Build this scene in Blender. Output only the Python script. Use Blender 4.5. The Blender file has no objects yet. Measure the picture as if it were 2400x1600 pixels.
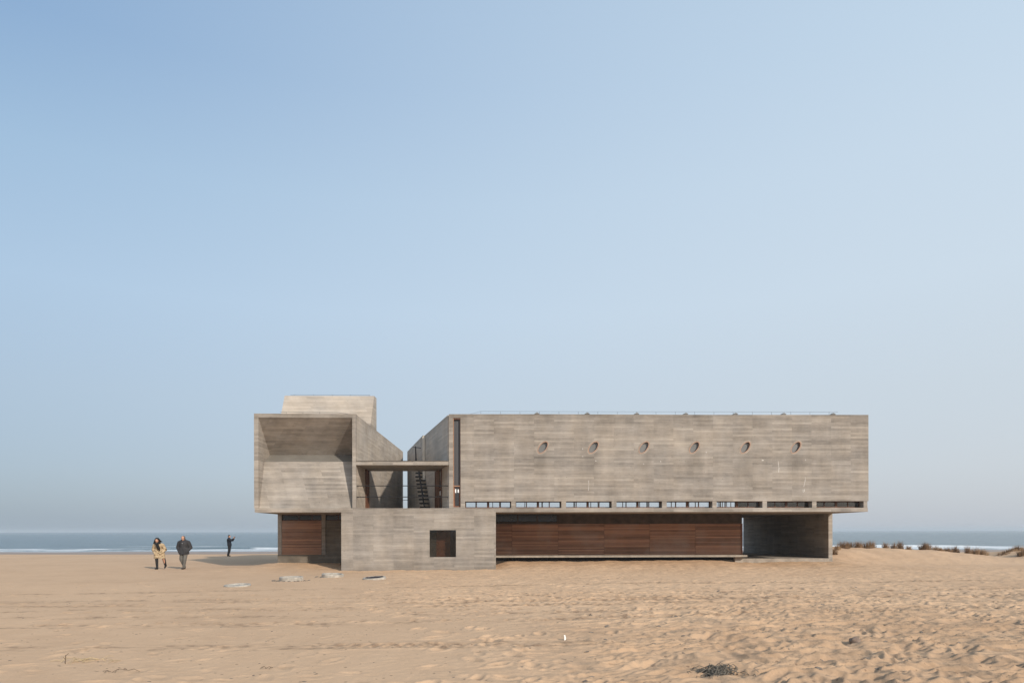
import bpy, bmesh, math, random
import numpy as np
from mathutils import Vector, Matrix, noise as mnoise
from mathutils.geometry import tessellate_polygon

random.seed(7)
rad = math.radians
scn = bpy.context.scene
COL = scn.collection

# ------------------------------------------------------------------ camera
CAM_Y, CAM_Z = -35.0, 1.95
cd = bpy.data.cameras.new("camera")
cam = bpy.data.objects.new("camera", cd)
COL.objects.link(cam)
cd.sensor_width = 36.0
cd.lens = 24.0
cd.shift_x = 50 / 2400
cd.shift_y = 444 / 2400
cd.clip_start = 0.1
cd.clip_end = 40000
cam.matrix_world = (Matrix.Translation((0, CAM_Y, CAM_Z))
                    @ Matrix.Rotation(-math.atan(39 / 1600), 4, 'Z')
                    @ Matrix.Rotation(rad(90), 4, 'X')
                    @ Matrix.Rotation(-0.0018, 4, 'Z'))
scn.camera = cam

# ------------------------------------------------------------------ sky and sun
SUN_EL, SUN_AZ = 26.5, 146.0            # azimuth clockwise from +Y
world = bpy.data.worlds.new("World")
scn.world = world
world.use_nodes = True
wn = world.node_tree
wn.nodes.clear()
sky = wn.nodes.new('ShaderNodeTexSky')
sky.sky_type = 'NISHITA'
sky.sun_disc = False
sky.sun_elevation = rad(SUN_EL)
sky.sun_rotation = rad(SUN_AZ)
sky.air_density = 1.0
sky.dust_density = 2.0
sky.ozone_density = 2.0
EXPOSURE = 0.3
SKY_STRENGTH = 0.14


def srgb(r, g_, b):
    return tuple(((c / 255 + .055) / 1.055) ** 2.4 for c in (r, g_, b))


def wmath(op, a, b=0.0, c=0.0, clamp=False):
    nd = wn.nodes.new('ShaderNodeMath')
    nd.operation = op
    nd.use_clamp = clamp
    for sock, v in zip(nd.inputs, (a, b, c)):
        if isinstance(v, (int, float)):
            sock.default_value = v
        else:
            wn.links.new(v, sock)
    return nd.outputs[0]


def wramp(f, stops):
    """Colour of the hazy air by sine of elevation, given as seen in the picture."""
    nd = wn.nodes.new('ShaderNodeValToRGB')
    cr = nd.color_ramp
    while len(cr.elements) < len(stops):
        cr.elements.new(.5)
    for el, (p, c) in zip(cr.elements, stops):
        el.position = p
        el.color = (*[v / 2 ** EXPOSURE for v in srgb(*c)], 1)
    cr.interpolation = 'EASE' if False else 'LINEAR'
    wn.links.new(f, nd.inputs[0])
    return nd.outputs[0]


HAZE_AZ = 128.0                          # the haze is thickest a little left of the sun
tc = wn.nodes.new('ShaderNodeTexCoord')
sxyz = wn.nodes.new('ShaderNodeSeparateXYZ')
wn.links.new(tc.outputs['Generated'], sxyz.inputs[0])
wx, wy, wz = sxyz.outputs
hz_len = wmath('SQRT', wmath('MAXIMUM', wmath('SUBTRACT', 1.0, wmath('MULTIPLY', wz, wz)), .0004))
dotp = wmath('DIVIDE', wmath('ADD', wmath('MULTIPLY', wx, math.sin(math.radians(HAZE_AZ))), wmath('MULTIPLY', wy, math.cos(math.radians(HAZE_AZ)))), hz_len)
ang = wmath('ARCCOSINE', wmath('MAXIMUM', wmath('MINIMUM', dotp, .9999), -.9999))
side = wmath('DIVIDE', wmath('SUBTRACT', math.pi, ang), math.radians(90))
side = wmath('MULTIPLY', wmath('MULTIPLY', side, side), 1.0)
side = wmath('MULTIPLY', wmath('DIVIDE', side, wmath('ADD', side, .40)), 1.40)
zen = wmath('DIVIDE', wmath('SUBTRACT', wz, .70), .30, clamp=True)
side = wmath('ADD', wmath('MULTIPLY', side, wmath('SUBTRACT', 1.0, zen)), wmath('MULTIPLY', zen, .6))
upz = wmath('MAXIMUM', wz, 0.0)
away = wramp(upz, [(0, (145, 163, 179)), (.08, (157, 176, 195)), (.18, (168, 188, 207)), (.30, (172, 198, 222)), (.43, (158, 190, 219)), (.54, (134, 170, 209)), (1, (114, 153, 200))])
near_ = wramp(upz, [(0, (198, 203, 212)), (.08, (206, 213, 221)), (.18, (209, 219, 227)), (.30, (213, 227, 238)), (.43, (210, 227, 241)), (.54, (204, 224, 241)), (1, (176, 204, 230))])
air = wn.nodes.new('ShaderNodeMix')
air.data_type = 'RGBA'
air.clamp_factor = False
wn.links.new(side, air.inputs[0])
wn.links.new(away, air.inputs[6])
wn.links.new(near_, air.inputs[7])
bg = wn.nodes.new('ShaderNodeBackground')
bg.inputs['Strength'].default_value = SKY_STRENGTH
bg2 = wn.nodes.new('ShaderNodeBackground')
bg2.inputs['Strength'].default_value = 1.0
hazemix = wn.nodes.new('ShaderNodeMixShader')
hazemix.inputs[0].default_value = .86
wo = wn.nodes.new('ShaderNodeOutputWorld')
wn.links.new(sky.outputs[0], bg.inputs[0])
wn.links.new(air.outputs[2], bg2.inputs[0])
wn.links.new(bg.outputs[0], hazemix.inputs[1])
wn.links.new(bg2.outputs[0], hazemix.inputs[2])
wn.links.new(hazemix.outputs[0], wo.inputs[0])

sd = bpy.data.lights.new("sun", 'SUN')
sun = bpy.data.objects.new("sun", sd)
COL.objects.link(sun)
sd.energy = 3.2
sd.angle = rad(1.2)
sd.color = (1.0, 0.91, 0.79)
e, az = rad(SUN_EL), rad(SUN_AZ)
to_sun = Vector((math.sin(az) * math.cos(e), math.cos(az) * math.cos(e), math.sin(e)))
sun.rotation_euler = to_sun.to_track_quat('Z', 'Y').to_euler()
sun.location = (20, -30, 30)

scn.view_settings.view_transform = 'Standard'
scn.view_settings.look = 'None'
scn.view_settings.gamma = 1.0
scn.view_settings.exposure = EXPOSURE
scn.cycles.max_bounces = 6
scn.cycles.transparent_max_bounces = 12
scn.cycles.volume_bounces = 1


# ------------------------------------------------------------------ material helper
class G:
    def __init__(s, name):
        s.m = bpy.data.materials.new(name)
        s.m.use_nodes = True
        s.t = s.m.node_tree
        s.t.nodes.clear()
        s.out = s.t.nodes.new('ShaderNodeOutputMaterial')

    def n(s, typ, props=None, **inp):
        nd = s.t.nodes.new('ShaderNode' + typ)
        for k, v in (props or {}).items():
            setattr(nd, k, v)
        for k, v in inp.items():
            key = int(k[1:]) if (k[0] == 'i' and k[1:].isdigit()) else k.replace('_', ' ')
            s.set(nd.inputs[key], v)
        return nd

    def set(s, sock, v):
        if isinstance(v, bpy.types.NodeSocket):
            s.t.links.new(v, sock)
        elif isinstance(v, bpy.types.Node):
            s.t.links.new(v.outputs[0], sock)
        else:
            if sock.type == 'RGBA' and len(v) == 3:
                v = (*v, 1)
            sock.default_value = v

    def math(s, op, a, b=None, c=None, clamp=False):
        nd = s.t.nodes.new('ShaderNodeMath')
        nd.operation = op
        nd.use_clamp = clamp
        s.set(nd.inputs[0], a)
        if b is not None:
            s.set(nd.inputs[1], b)
        if c is not None:
            s.set(nd.inputs[2], c)
        return nd.outputs[0]

    def maprange(s, v, a, b, c=0.0, d=1.0):
        nd = s.n('MapRange', {'clamp': True}, Value=v, From_Min=a, From_Max=b, To_Min=c, To_Max=d)
        return nd.outputs[0]

    def xyz(s, x, y, z):
        return s.n('CombineXYZ', X=x, Y=y, Z=z).outputs[0]

    def noise(s, vec, scale, detail=3.0, rough=0.55, dist=0.0):
        return s.n('TexNoise', Vector=vec, Scale=scale, Detail=detail, Roughness=rough, Distortion=dist).outputs[0]

    def wnoise(s, vec):
        return s.n('TexWhiteNoise', {'noise_dimensions': '3D'}, Vector=vec).outputs[0]

    def mix(s, f, a, b, blend='MIX'):
        nd = s.t.nodes.new('ShaderNodeMix')
        nd.data_type = 'RGBA'
        nd.blend_type = blend
        s.set(nd.inputs[0], f)
        s.set(nd.inputs[6], a)
        s.set(nd.inputs[7], b)
        return nd.outputs[2]

    def ramp(s, f, stops):
        nd = s.t.nodes.new('ShaderNodeValToRGB')
        cr = nd.color_ramp
        while len(cr.elements) < len(stops):
            cr.elements.new(0.5)
        for el, (p, c) in zip(cr.elements, stops):
            el.position = p
            el.color = (*c, 1)
        s.set(nd.inputs[0], f)
        return nd.outputs[0]

    def bump(s, h, dist, strength=1.0):
        return s.n('Bump', Height=h, Distance=dist, Strength=strength).outputs[0]

    def principled(s, color, rough=0.8, normal=None, spec=0.3, metallic=0.0):
        p = s.n('BsdfPrincipled', Base_Color=color, Roughness=rough, Metallic=metallic)
        p.inputs['Specular IOR Level'].default_value = spec
        if normal is not None:
            s.set(p.inputs['Normal'], normal)
        s.t.links.new(p.outputs[0], s.out.inputs[0])
        return p


def simple(name, color, rough=0.7, var=0.15, scale=6.0, metallic=0.0, spec=0.3, bump=0.0):
    g = G(name)
    pos = g.n('NewGeometry').outputs['Position']
    n1 = g.noise(pos, scale, 4)
    f = g.maprange(n1, 0.3, 0.7, 1 - var, 1 + var)
    c = g.mix(1.0, color, g.n('CombineColor', Red=f, Green=f, Blue=f).outputs[0], 'MULTIPLY')
    nb = g.bump(n1, bump) if bump else None
    g.principled(c, rough, nb, spec, metallic)
    return g.m


def concrete_material(name, dark, light, row_h=0.105, module=1.03, contrast=1.0):
    g = G(name)
    pos = g.n('NewGeometry').outputs['Position']
    sp = g.n('SeparateXYZ', Vector=pos)
    x, y, z = sp.outputs
    u = g.math('ADD', x, g.math('MULTIPLY', y, 0.93))
    zr = g.math('DIVIDE', z, row_h)
    row = g.math('FLOOR', zr)
    fz = g.math('FRACT', zr)
    r1 = g.wnoise(g.xyz(row, 3.1, 0.7))
    r2 = g.wnoise(g.xyz(row, 9.3, 5.7))
    ln = g.math('MULTIPLY', g.math('ADD', 1.0, g.math('FLOOR', g.math('MULTIPLY', r1, 2.99))), module)
    off = g.math('FLOOR', g.math('MULTIPLY', r2, 7.0))
    uu = g.math('DIVIDE', g.math('ADD', u, g.math('MULTIPLY', off, module)), ln)
    board = g.math('FLOOR', uu)
    fu = g.math('MULTIPLY', g.math('FRACT', uu), ln)
    val = g.wnoise(g.xyz(row, board, 1.0))
    grp = g.wnoise(g.xyz(g.math('FLOOR', g.math('DIVIDE', zr, 5.0)), g.math('FLOOR', g.math('DIVIDE', u, 2 * module)), 4.0))
    streak = g.noise(g.xyz(g.math('MULTIPLY', u, 2.3), g.math('MULTIPLY', y, .5), g.math('MULTIPLY', z, 19.0)), 1.0, 5, .6)
    streak2 = g.noise(g.xyz(g.math('MULTIPLY', u, .8), 7.0, g.math('MULTIPLY', z, 5.5)), 1.0, 4, .6)
    blot = g.noise(pos, 0.55, 6, .66)
    drip = g.noise(g.xyz(g.math('MULTIPLY', u, 1.7), 2.0, g.math('MULTIPLY', z, .22)), 1.0, 4, .6)
    grain = g.noise(pos, 26.0, 3, .6)
    t = g.math('MULTIPLY', val, 0.26)
    t = g.math('ADD', t, g.math('MULTIPLY', grp, 0.14))
    t = g.math('ADD', t, g.math('MULTIPLY', streak, 0.46))
    t = g.math('ADD', t, g.math('MULTIPLY', streak2, 0.45))
    t = g.math('ADD', t, g.math('MULTIPLY', blot, 1.15))
    t = g.math('ADD', t, g.math('MULTIPLY', drip, 0.42))
    t = g.math('ADD', t, g.math('MULTIPLY', grain, 0.20))
    t = g.math('ADD', t, g.math('MULTIPLY', g.math('GREATER_THAN', val, .86), .04))     # mean about 1.56
    k = 0.43 / contrast
    f = g.maprange(t, 1.557 - k, 1.557 + k)
    colr = g.ramp(f, [(0.0, dark), (0.5, tuple((a + b) / 2 for a, b in zip(dark, light))), (1.0, light)])
    # warm / cool drift
    hue = g.noise(pos, 0.8, 3)
    colr = g.mix(g.maprange(hue, .35, .65, 0, 1.0), colr, g.mix(1.0, colr, (1.03, .995, .945), 'MULTIPLY'))
    gz = g.math('MULTIPLY', g.math('ADD', g.math('LESS_THAN', fz, 0.11), g.math('GREATER_THAN', fz, 0.95)), g.maprange(streak2, .38, .62))
    gu = g.math('MULTIPLY', g.math('LESS_THAN', fu, 0.022), g.maprange(drip, .35, .6))
    groove = g.math('MAXIMUM', gz, gu)
    colr = g.mix(g.math('MULTIPLY', groove, .12), colr, g.mix(1.0, colr, (.45, .43, .40), 'MULTIPLY'))
    # weather stains hanging from the parapet
    stn = g.noise(g.xyz(g.math('MULTIPLY', u, 1.1), 11.0, g.math('MULTIPLY', z, .9)), 1.0, 5, .65)
    top = g.maprange(g.math('ADD', z, g.math('MULTIPLY', g.math('SUBTRACT', stn, .5), 2.2)), 7.45, 7.95)
    colr = g.mix(g.math('MULTIPLY', g.math('MULTIPLY', top, g.math('LESS_THAN', z, 8.05)), .38), colr, g.mix(1.0, colr, (.55, .53, .50), 'MULTIPLY'))
    # grey run-off below the oval windows and a damp foot where walls stand in sand
    per = g.math('MULTIPLY', g.math('ABSOLUTE', g.math('SUBTRACT', g.math('FRACT', g.math('ADD', g.math('DIVIDE', g.math('SUBTRACT', x, 3.5), 2.63), .5)), .5)), 2.63)
    run = g.math('MULTIPLY', g.maprange(g.math('ADD', per, g.math('MULTIPLY', g.math('SUBTRACT', stn, .5), 1.3)), .05, .62, 1, 0), g.maprange(z, 6.15, 5.8, 0, 1))
    run = g.math('MULTIPLY', g.math('MULTIPLY', run, g.maprange(z, 4.2, 5.3, 0, 1)), g.math('MULTIPLY', g.math('LESS_THAN', y, .05), g.math('MULTIPLY', g.math('GREATER_THAN', x, 2.4), g.math('LESS_THAN', x, 18.0))))
    foot = g.maprange(g.math('ADD', z, g.math('MULTIPLY', g.math('SUBTRACT', stn, .5), .9)), .42, -.02, 0, 1)
    dirt = g.math('MAXIMUM', g.math('MULTIPLY', run, .55), g.math('MULTIPLY', foot, .45))
    colr = g.mix(g.math('MULTIPLY', dirt, g.maprange(streak, .3, .6, .55, 1)), colr, g.mix(1.0, colr, (.58, .57, .55), 'MULTIPLY'))
    vor = g.n('TexVoronoi', Vector=pos, Scale=3.1)
    pit = g.math('LESS_THAN', vor.outputs['Distance'], 0.07)
    colr = g.mix(g.math('MULTIPLY', pit, .55), colr, (.13, .115, .10))
    h = g.math('ADD', g.math('MULTIPLY', val, .5), g.math('MULTIPLY', streak, .5))
    h = g.math('SUBTRACT', h, g.math('MULTIPLY', groove, .5))
    nb = g.bump(h, 0.006)
    g.principled(colr, 0.88, nb, 0.25)
    return g.m


M = {}
M['concrete'] = concrete_material('board_marked_concrete', (.148, .133, .119), (.402, .362, .323))
M['sunlit_concrete'] = concrete_material('sunlit_board_marked_concrete', (.25, .218, .188), (.485, .425, .365))  # lighter copy of the concrete; sun on tower and court side put in its colour
M['court_concrete'] = concrete_material('skylit_court_concrete', (.40, .365, .325), (.64, .59, .53))  # same concrete, lightened in colour to stand in for skylight in the court
M['dark_concrete'] = concrete_material('dark_board_marked_concrete', (.09, .078, .064), (.235, .205, .17))  # darker board-marked mix for the base, its panel and the inner wall
M['plain_concrete'] = simple('plain_concrete', (.30, .262, .222), .9, .22, 3.0, bump=.004)
M['sunlit_strip_concrete'] = simple('sun_painted_concrete', (.72, .64, .54), .8, .08, 3.0)  # very light tone paints sunlight on a wall end that lies in shade
M['vent_metal'] = simple('grey_vent_metal', (.19, .195, .20), .6, .2, 8)
M['ring_concrete'] = simple('ring_concrete', (.37, .335, .29), .9, .28, 5.0, bump=.008)


def wood_material(name, base, rough=.62):
    g = G(name)
    pos = g.n('NewGeometry').outputs['Position']
    rnd = g.n('ObjectInfo').outputs['Random']
    sp = g.n('SeparateXYZ', Vector=pos)
    gr = g.noise(g.xyz(g.math('MULTIPLY', sp.outputs[0], 1.1), g.math('MULTIPLY', rnd, 40.0), g.math('MULTIPLY', sp.outputs[2], 45.0)), 1.0, 5, .62)
    blot = g.noise(pos, .55, 4)
    f = g.math('ADD', g.math('MULTIPLY', rnd, .40), g.math('ADD', g.math('MULTIPLY', gr, .60), g.math('MULTIPLY', blot, .45)))
    a = tuple(c * .50 for c in base)
    b = tuple(c * 1.5 for c in base)
    col = g.ramp(g.maprange(f, .42, 1.02), [(0, a), (.55, base), (1, b)])
    col = g.mix(g.maprange(blot, .48, .70, 0, .45), col, tuple(sum(base) / 3 * q for q in (1.5, 1.35, 1.25)))
    g.principled(col, rough, g.bump(gr, .004), .3)
    return g.m


M['wood'] = wood_material('weathered_timber', (.31, .165, .105))
M['frame_wood'] = simple('window_timber', (.105, .045, .026), .5, .3, 9)
M['door_wood'] = simple('door_timber', (.16, .065, .034), .55, .3, 5)
M['inner_wood'] = simple('inner_door_timber', (.26, .10, .05), .55, .3, 4)
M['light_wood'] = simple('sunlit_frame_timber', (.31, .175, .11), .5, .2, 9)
M['rim_wood'] = simple('oval_rim_timber', (.33, .215, .16), .55, .18, 9)
M['dark_metal'] = simple('dark_metal', (.008, .008, .009), .45, .2, 8, spec=.5)
M['grey_metal'] = simple('zinc_metal', (.075, .085, .095), .6, .2, 8, spec=.3)
M['black'] = simple('dark_interior', (.012, .011, .012), .8, .2, 3)
M['shadowed_step'] = simple('shadowed_step_concrete', (.055, .052, .048), .8, .2, 5)  # treads darkened in colour for the shade between the steps
M['paper'] = simple('notice_paper', (.80, .82, .84), .7, .04, 20)
M['lime'] = simple('lime_deposit', (.50, .47, .44), .9, .25, 40)
M['shaded_band'] = simple('shade_darkened_band', (.062, .045, .034), .8, .4, 2.5)  # lintel band darkened in colour to deepen the shade under the overhang
M['niche_glass'] = simple('sloping_niche_glass', (.20, .186, .165), .10, .1, 2, spec=.6)


def clear_glass():
    g = G('clear_glass')
    tr = g.n('BsdfTransparent', Color=(.93, .95, .96))
    gl = g.n('BsdfGlossy', Color=(1, 1, 1), Roughness=.02)
    fr = g.n('Fresnel', IOR=1.45)
    mx = g.n('MixShader', i0=fr.outputs[0], i1=tr.outputs[0], i2=gl.outputs[0])
    g.t.links.new(mx.outputs[0], g.out.inputs[0])
    return g.m


M['glass'] = clear_glass()


def tinted_glass():
    g = G('tinted_glass')
    tr = g.n('BsdfTransparent', Color=(.68, .69, .70))
    gl = g.n('BsdfGlossy', Color=(.8, .8, .8), Roughness=.03)
    fr = g.n('Fresnel', IOR=1.4)
    mx = g.n('MixShader', i0=fr.outputs[0], i1=tr.outputs[0], i2=gl.outputs[0])
    g.t.links.new(mx.outputs[0], g.out.inputs[0])
    return g.m


M['tinted_glass'] = tinted_glass()
M['oval_glass'] = simple('grey_oval_glass', (.15, .15, .147), .25, .12, 1.2, spec=.6)
M['dark_glass'] = simple('dark_glass', (.030, .029, .032), .12, .3, .8, spec=.6)
M['black_glass'] = simple('black_glass', (.008, .009, .012), .15, .3, .8, spec=.4)


def ribbed_glass():
    g = G('ribbed_slot_glass')
    sp = g.n('SeparateXYZ', Vector=g.n('NewGeometry').outputs['Position'])
    w = g.math('ABSOLUTE', g.math('SUBTRACT', g.math('FRACT', g.math('MULTIPLY', sp.outputs[0], 13.0)), .5))
    col = g.ramp(g.math('MULTIPLY', w, 2.0), [(0, (.045, .043, .047)), (1, (.080, .078, .082))])
    g.principled(col, .3, g.bump(w, .01), .5)
    return g.m


M['slot_glass'] = ribbed_glass()

# ------------------------------------------------------------------ numpy noise
_rng = np.random.default_rng(11)
_perm = _rng.permutation(512)
_perm = np.concatenate([_perm, _perm])
_grad = _rng.uniform(-1, 1, (512, 2))
_grad /= np.linalg.norm(_grad, axis=1)[:, None]


def perlin(x, y):
    xi = np.floor(x).astype(np.int64)
    yi = np.floor(y).astype(np.int64)
    xf, yf = x - xi, y - yi
    u = xf * xf * xf * (xf * (xf * 6 - 15) + 10)
    v = yf * yf * yf * (yf * (yf * 6 - 15) + 10)

    def gr(a, b, fx, fy):
        h = _perm[(_perm[a & 511] + b) & 511]
        q = _grad[h]
        return q[..., 0] * fx + q[..., 1] * fy
    n00 = gr(xi, yi, xf, yf)
    n10 = gr(xi + 1, yi, xf - 1, yf)
    n01 = gr(xi, yi + 1, xf, yf - 1)
    n11 = gr(xi + 1, yi + 1, xf - 1, yf - 1)
    return ((n00 * (1 - u) + n10 * u) * (1 - v) + (n01 * (1 - u) + n11 * u) * v) * 1.4


def fbm(x, y, o=3):
    r, a = 0, 1.0
    for i in range(o):
        r = r + a * perlin(x * 2 ** i + 17.3 * i, y * 2 ** i - 9.1 * i)
        a *= .5
    return r


def sm(a, b, t):
    t = np.clip((t - a) / (b - a), 0, 1)
    return t * t * (3 - 2 * t)


# ------------------------------------------------------------------ beach height
def ground_base(x, y):
    """Large shape of the beach in metres."""
    h = np.interp(y, [-1e5, 13, 24, 40, 60, 90, 200, 1e5], [0, 0, -.13, -.42, -.80, -1.6, -2.4, -2.4])
    h = h + .22 * sm(-1.8, 3.1, y) * sm(.9, 2.0, x) * (1 - sm(13.5, 16.5, x)) * (1 - sm(6, 9, y))
    h = h + .13 * sm(-.5, 3.8, y) * sm(14.5, 17, x) * (1 - sm(20.9, 22.5, x)) * (1 - sm(6, 9, y))
    h = h + .16 * sm(.6, 3.9, y) * sm(-12.8, -11.2, x) * (1 - sm(-7.6, -6.8, x)) * (1 - sm(8, 14, y))
    crest = np.interp(x, [20.6, 21.6, 24, 27, 30, 32.5, 34.0, 35.2, 37, 40, 60, 90], [0, .62, .80, .74, .58, .40, .22, .10, .50, .75, .5, .2])
    wob = 1.2 * perlin(x * .22, x * 0 + 3.3)
    h = h + crest * sm(2.6 + .5 * wob, 9.8 + wob, y) * (1 - sm(10.6 + wob, 18, y)) * (1 + .16 * perlin(x * .9, y * .5))
    h = h - .05 * sm(-4, -.5, y) * (1 - sm(.2, 1.5, y)) * sm(-8, -6, x) * (1 - sm(.8, 2.5, x))
    h = h + .035 * perlin(x * .11 + 4, y * .16)
    h = h + (.05 * perlin(x * .9, y * .9 + 2) + .02 * perlin(x * 2.7, y * 2.7)) * sm(-3.0, -.3, y) * (1 - sm(3.6, 5, y)) * (1 - sm(21, 23, x)) * sm(-14, -12, x)
    return h


TRACKS = [  # centre y at x=0, slope, curve, width, depth, lug pitch
    (-14.6, .085, .15, .36, .022, .21), (-16.4, .06, .15, .36, .022, .19), (-15.6, .035, .22, .34, .020, .24),
    (-17.5, .03, .25, .38, .022, .20), (-19.0, .015, .20, .36, .016, .22), (-20.1, .06, .30, .40, .020, .24), (-23.6, -.02, .22, .36, .030, .21),
    (-11.4, .12, .3, .3, .010, .2)]
DIMPLES = []
_r = random.Random(3)
for _i in range(620):
    _d = 8.2 + 19 * _r.random() ** 1.25
    _a = _r.uniform(-.80, .80)
    DIMPLES.append((math.tan(_a) * _d, CAM_Y + _d, _r.uniform(.09, .17), _r.uniform(.012, .040) * (1.0 if _a > -.15 else .45), _r.uniform(0, 3.14)))


PIT_ROWS = [  # start x, y, heading, length, step, size, depth
    (-15.5, -16.3, .02, 9, .30, .075, .030), (-13.5, -16.9, .01, 7, .42, .08, .030), (-8.0, -15.1, .03, 10, .27, .07, .030), (-5.5, -16.0, .02, 12, .33, .08, .028),
    (-12.5, -18.4, .02, 6, .45, .08, .030), (-6.5, -18.0, .01, 9, .30, .07, .026), (-3.5, -14.2, .05, 13, .30, .08, .028), (-2.0, -15.4, .05, 16, .27, .08, .034),
    (1.0, -17.0, .06, 15, .30, .08, .034), (-1.5, -18.6, .03, 9, .22, .075, .034), (4.0, -13.1, .08, 18, .33, .09, .036), (6.0, -15.0, .09, 14, .26, .08, .036),
    (-10.5, -14.0, .03, 6, .36, .07, .026), (-9.0, -20.4, .03, 5, .4, .07, .028), (2.0, -19.6, .05, 9, .3, .09, .036), (-4.2, -20.2, .02, 8, .34, .07, .03)]
_r = random.Random(8)
PITS = []
for _x, _y, _h, _l, _s, _z, _d in PIT_ROWS:
    _t = 0
    while _t < _l:
        if _r.random() < .72:
            PITS.append((_x + _t, _y + _h * _t + .12 * math.sin(_t * .7) + _r.gauss(0, .03), _z * _r.uniform(.6, 1.25), _d * _r.uniform(.5, 1.4)))
        _t += _s * _r.uniform(.8, 1.2)


def ground_detail(x, y):
    D = np.maximum(y - CAM_Y, .5)
    # where the sand is churned into crests: strong at right front, weak at left
    q = x / np.maximum(D, 1)                      # tangent of the bearing from the tripod
    churn = sm(-.10, .42, q + .10 * perlin(x * .35, y * .35)) * (1 - sm(12, 34, D) * .55)
    mid = sm(-14, -9, y) * (1 - sm(1, 3, y)) * sm(-1, 2.5, x) * .45
    band = sm(-20, -15, y) * (1 - sm(-1, 2, y)) * sm(-5.5, -1, x + .15 * (y + 10)) * .8
    churn = np.clip(np.maximum(np.maximum(churn, mid), band), 0, 1) + .08
    wx = x + .35 * perlin(x * .8, y * .8)
    wy = y + .35 * perlin(x * .8 + 31, y * .8 + 5)
    rid = 1 - np.abs(perlin(wx * 1.15 + wy * .8, wy * 3.0 - wx * .55)) * 2.0
    rid2 = 1 - np.abs(perlin(wx * 2.3 + wy * 1.3 + 50, wy * 5.4 - wx * .9)) * 2.0
    rid3 = 1 - np.abs(perlin(wx * 4.2 + wy * 1.5 + 90, wy * 6.5 - wx * 1.4)) * 2.0
    h = churn * (1 + .55 * sm(.0, .45, q) * (1 - sm(14, 24, D))) * (.032 * rid * (1 - .35 * sm(14, 26, D)) + .026 * rid2 + .015 * rid3 + .028 * fbm(x * 1.1, y * 1.4, 2))
    h = h + .0035 * fbm(x * 7, y * 7, 2) * (1 - sm(16, 30, D))
    # scoured footprints and heel marks
    order = np.argsort(y)
    ysort = y[order]

    def near(dx, dy, r):
        i0, i1 = np.searchsorted(ysort, [dy - r, dy + r])
        idx = order[i0:i1]
        return idx[np.abs(x[idx] - dx) < r]
    for dx, dy, r, dep, an in DIMPLES:
        m = near(dx, dy, 3 * r)
        if not len(m):
            continue
        ca, sa = math.cos(an), math.sin(an)
        a = ((x[m] - dx) * ca + (y[m] - dy) * sa) / (r * 1.5)
        b = (-(x[m] - dx) * sa + (y[m] - dy) * ca) / (r * .75)
        rr = a * a + b * b
        h[m] += dep * (-np.exp(-rr * 1.6) + .55 * np.exp(-(np.sqrt(rr) - 1.25) ** 2 * 7))
    for dx, dy, r, dep in PITS:
        m = near(dx, dy, 3.4 * r)
        if len(m):
            rr = ((x[m] - dx) / (r * 1.15)) ** 2 + ((y[m] - dy) / (r * 1.6)) ** 2
            h[m] += dep * (-np.exp(-rr * 1.8) + .35 * np.exp(-(np.sqrt(rr) - 1.2) ** 2 * 8))
    # vehicle tracks
    for c, sl, cv, w, dep, pit in TRACKS:
        yc = c + sl * x + cv * np.sin(x * .17 + c) + .06 * perlin(x * .8, x * 0 + c)
        t = (y - yc) / w
        band = np.exp(-np.abs(t * 1.7) ** 4)
        vis = np.clip(.45 + .9 * perlin(x * .28 + c * 3, y * 0 + c), 0, 1) * (.35 + .65 * sm(-5, -1, x))
        if c < -22:
            vis = vis * sm(-3.6, -1.6, x) * (1 - .5 * sm(2, 5, x))
        lug = np.sin((x + np.abs(t) * .22 * np.sign(c + 16)) * 2 * math.pi / pit)
        edge = np.exp(-(np.abs(t) - .78) ** 2 * 22)
        h = h + vis * (band * (-dep + dep * .75 * lug) + edge * dep * .8)
    return h * (1 - sm(40, 70, D))


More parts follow.
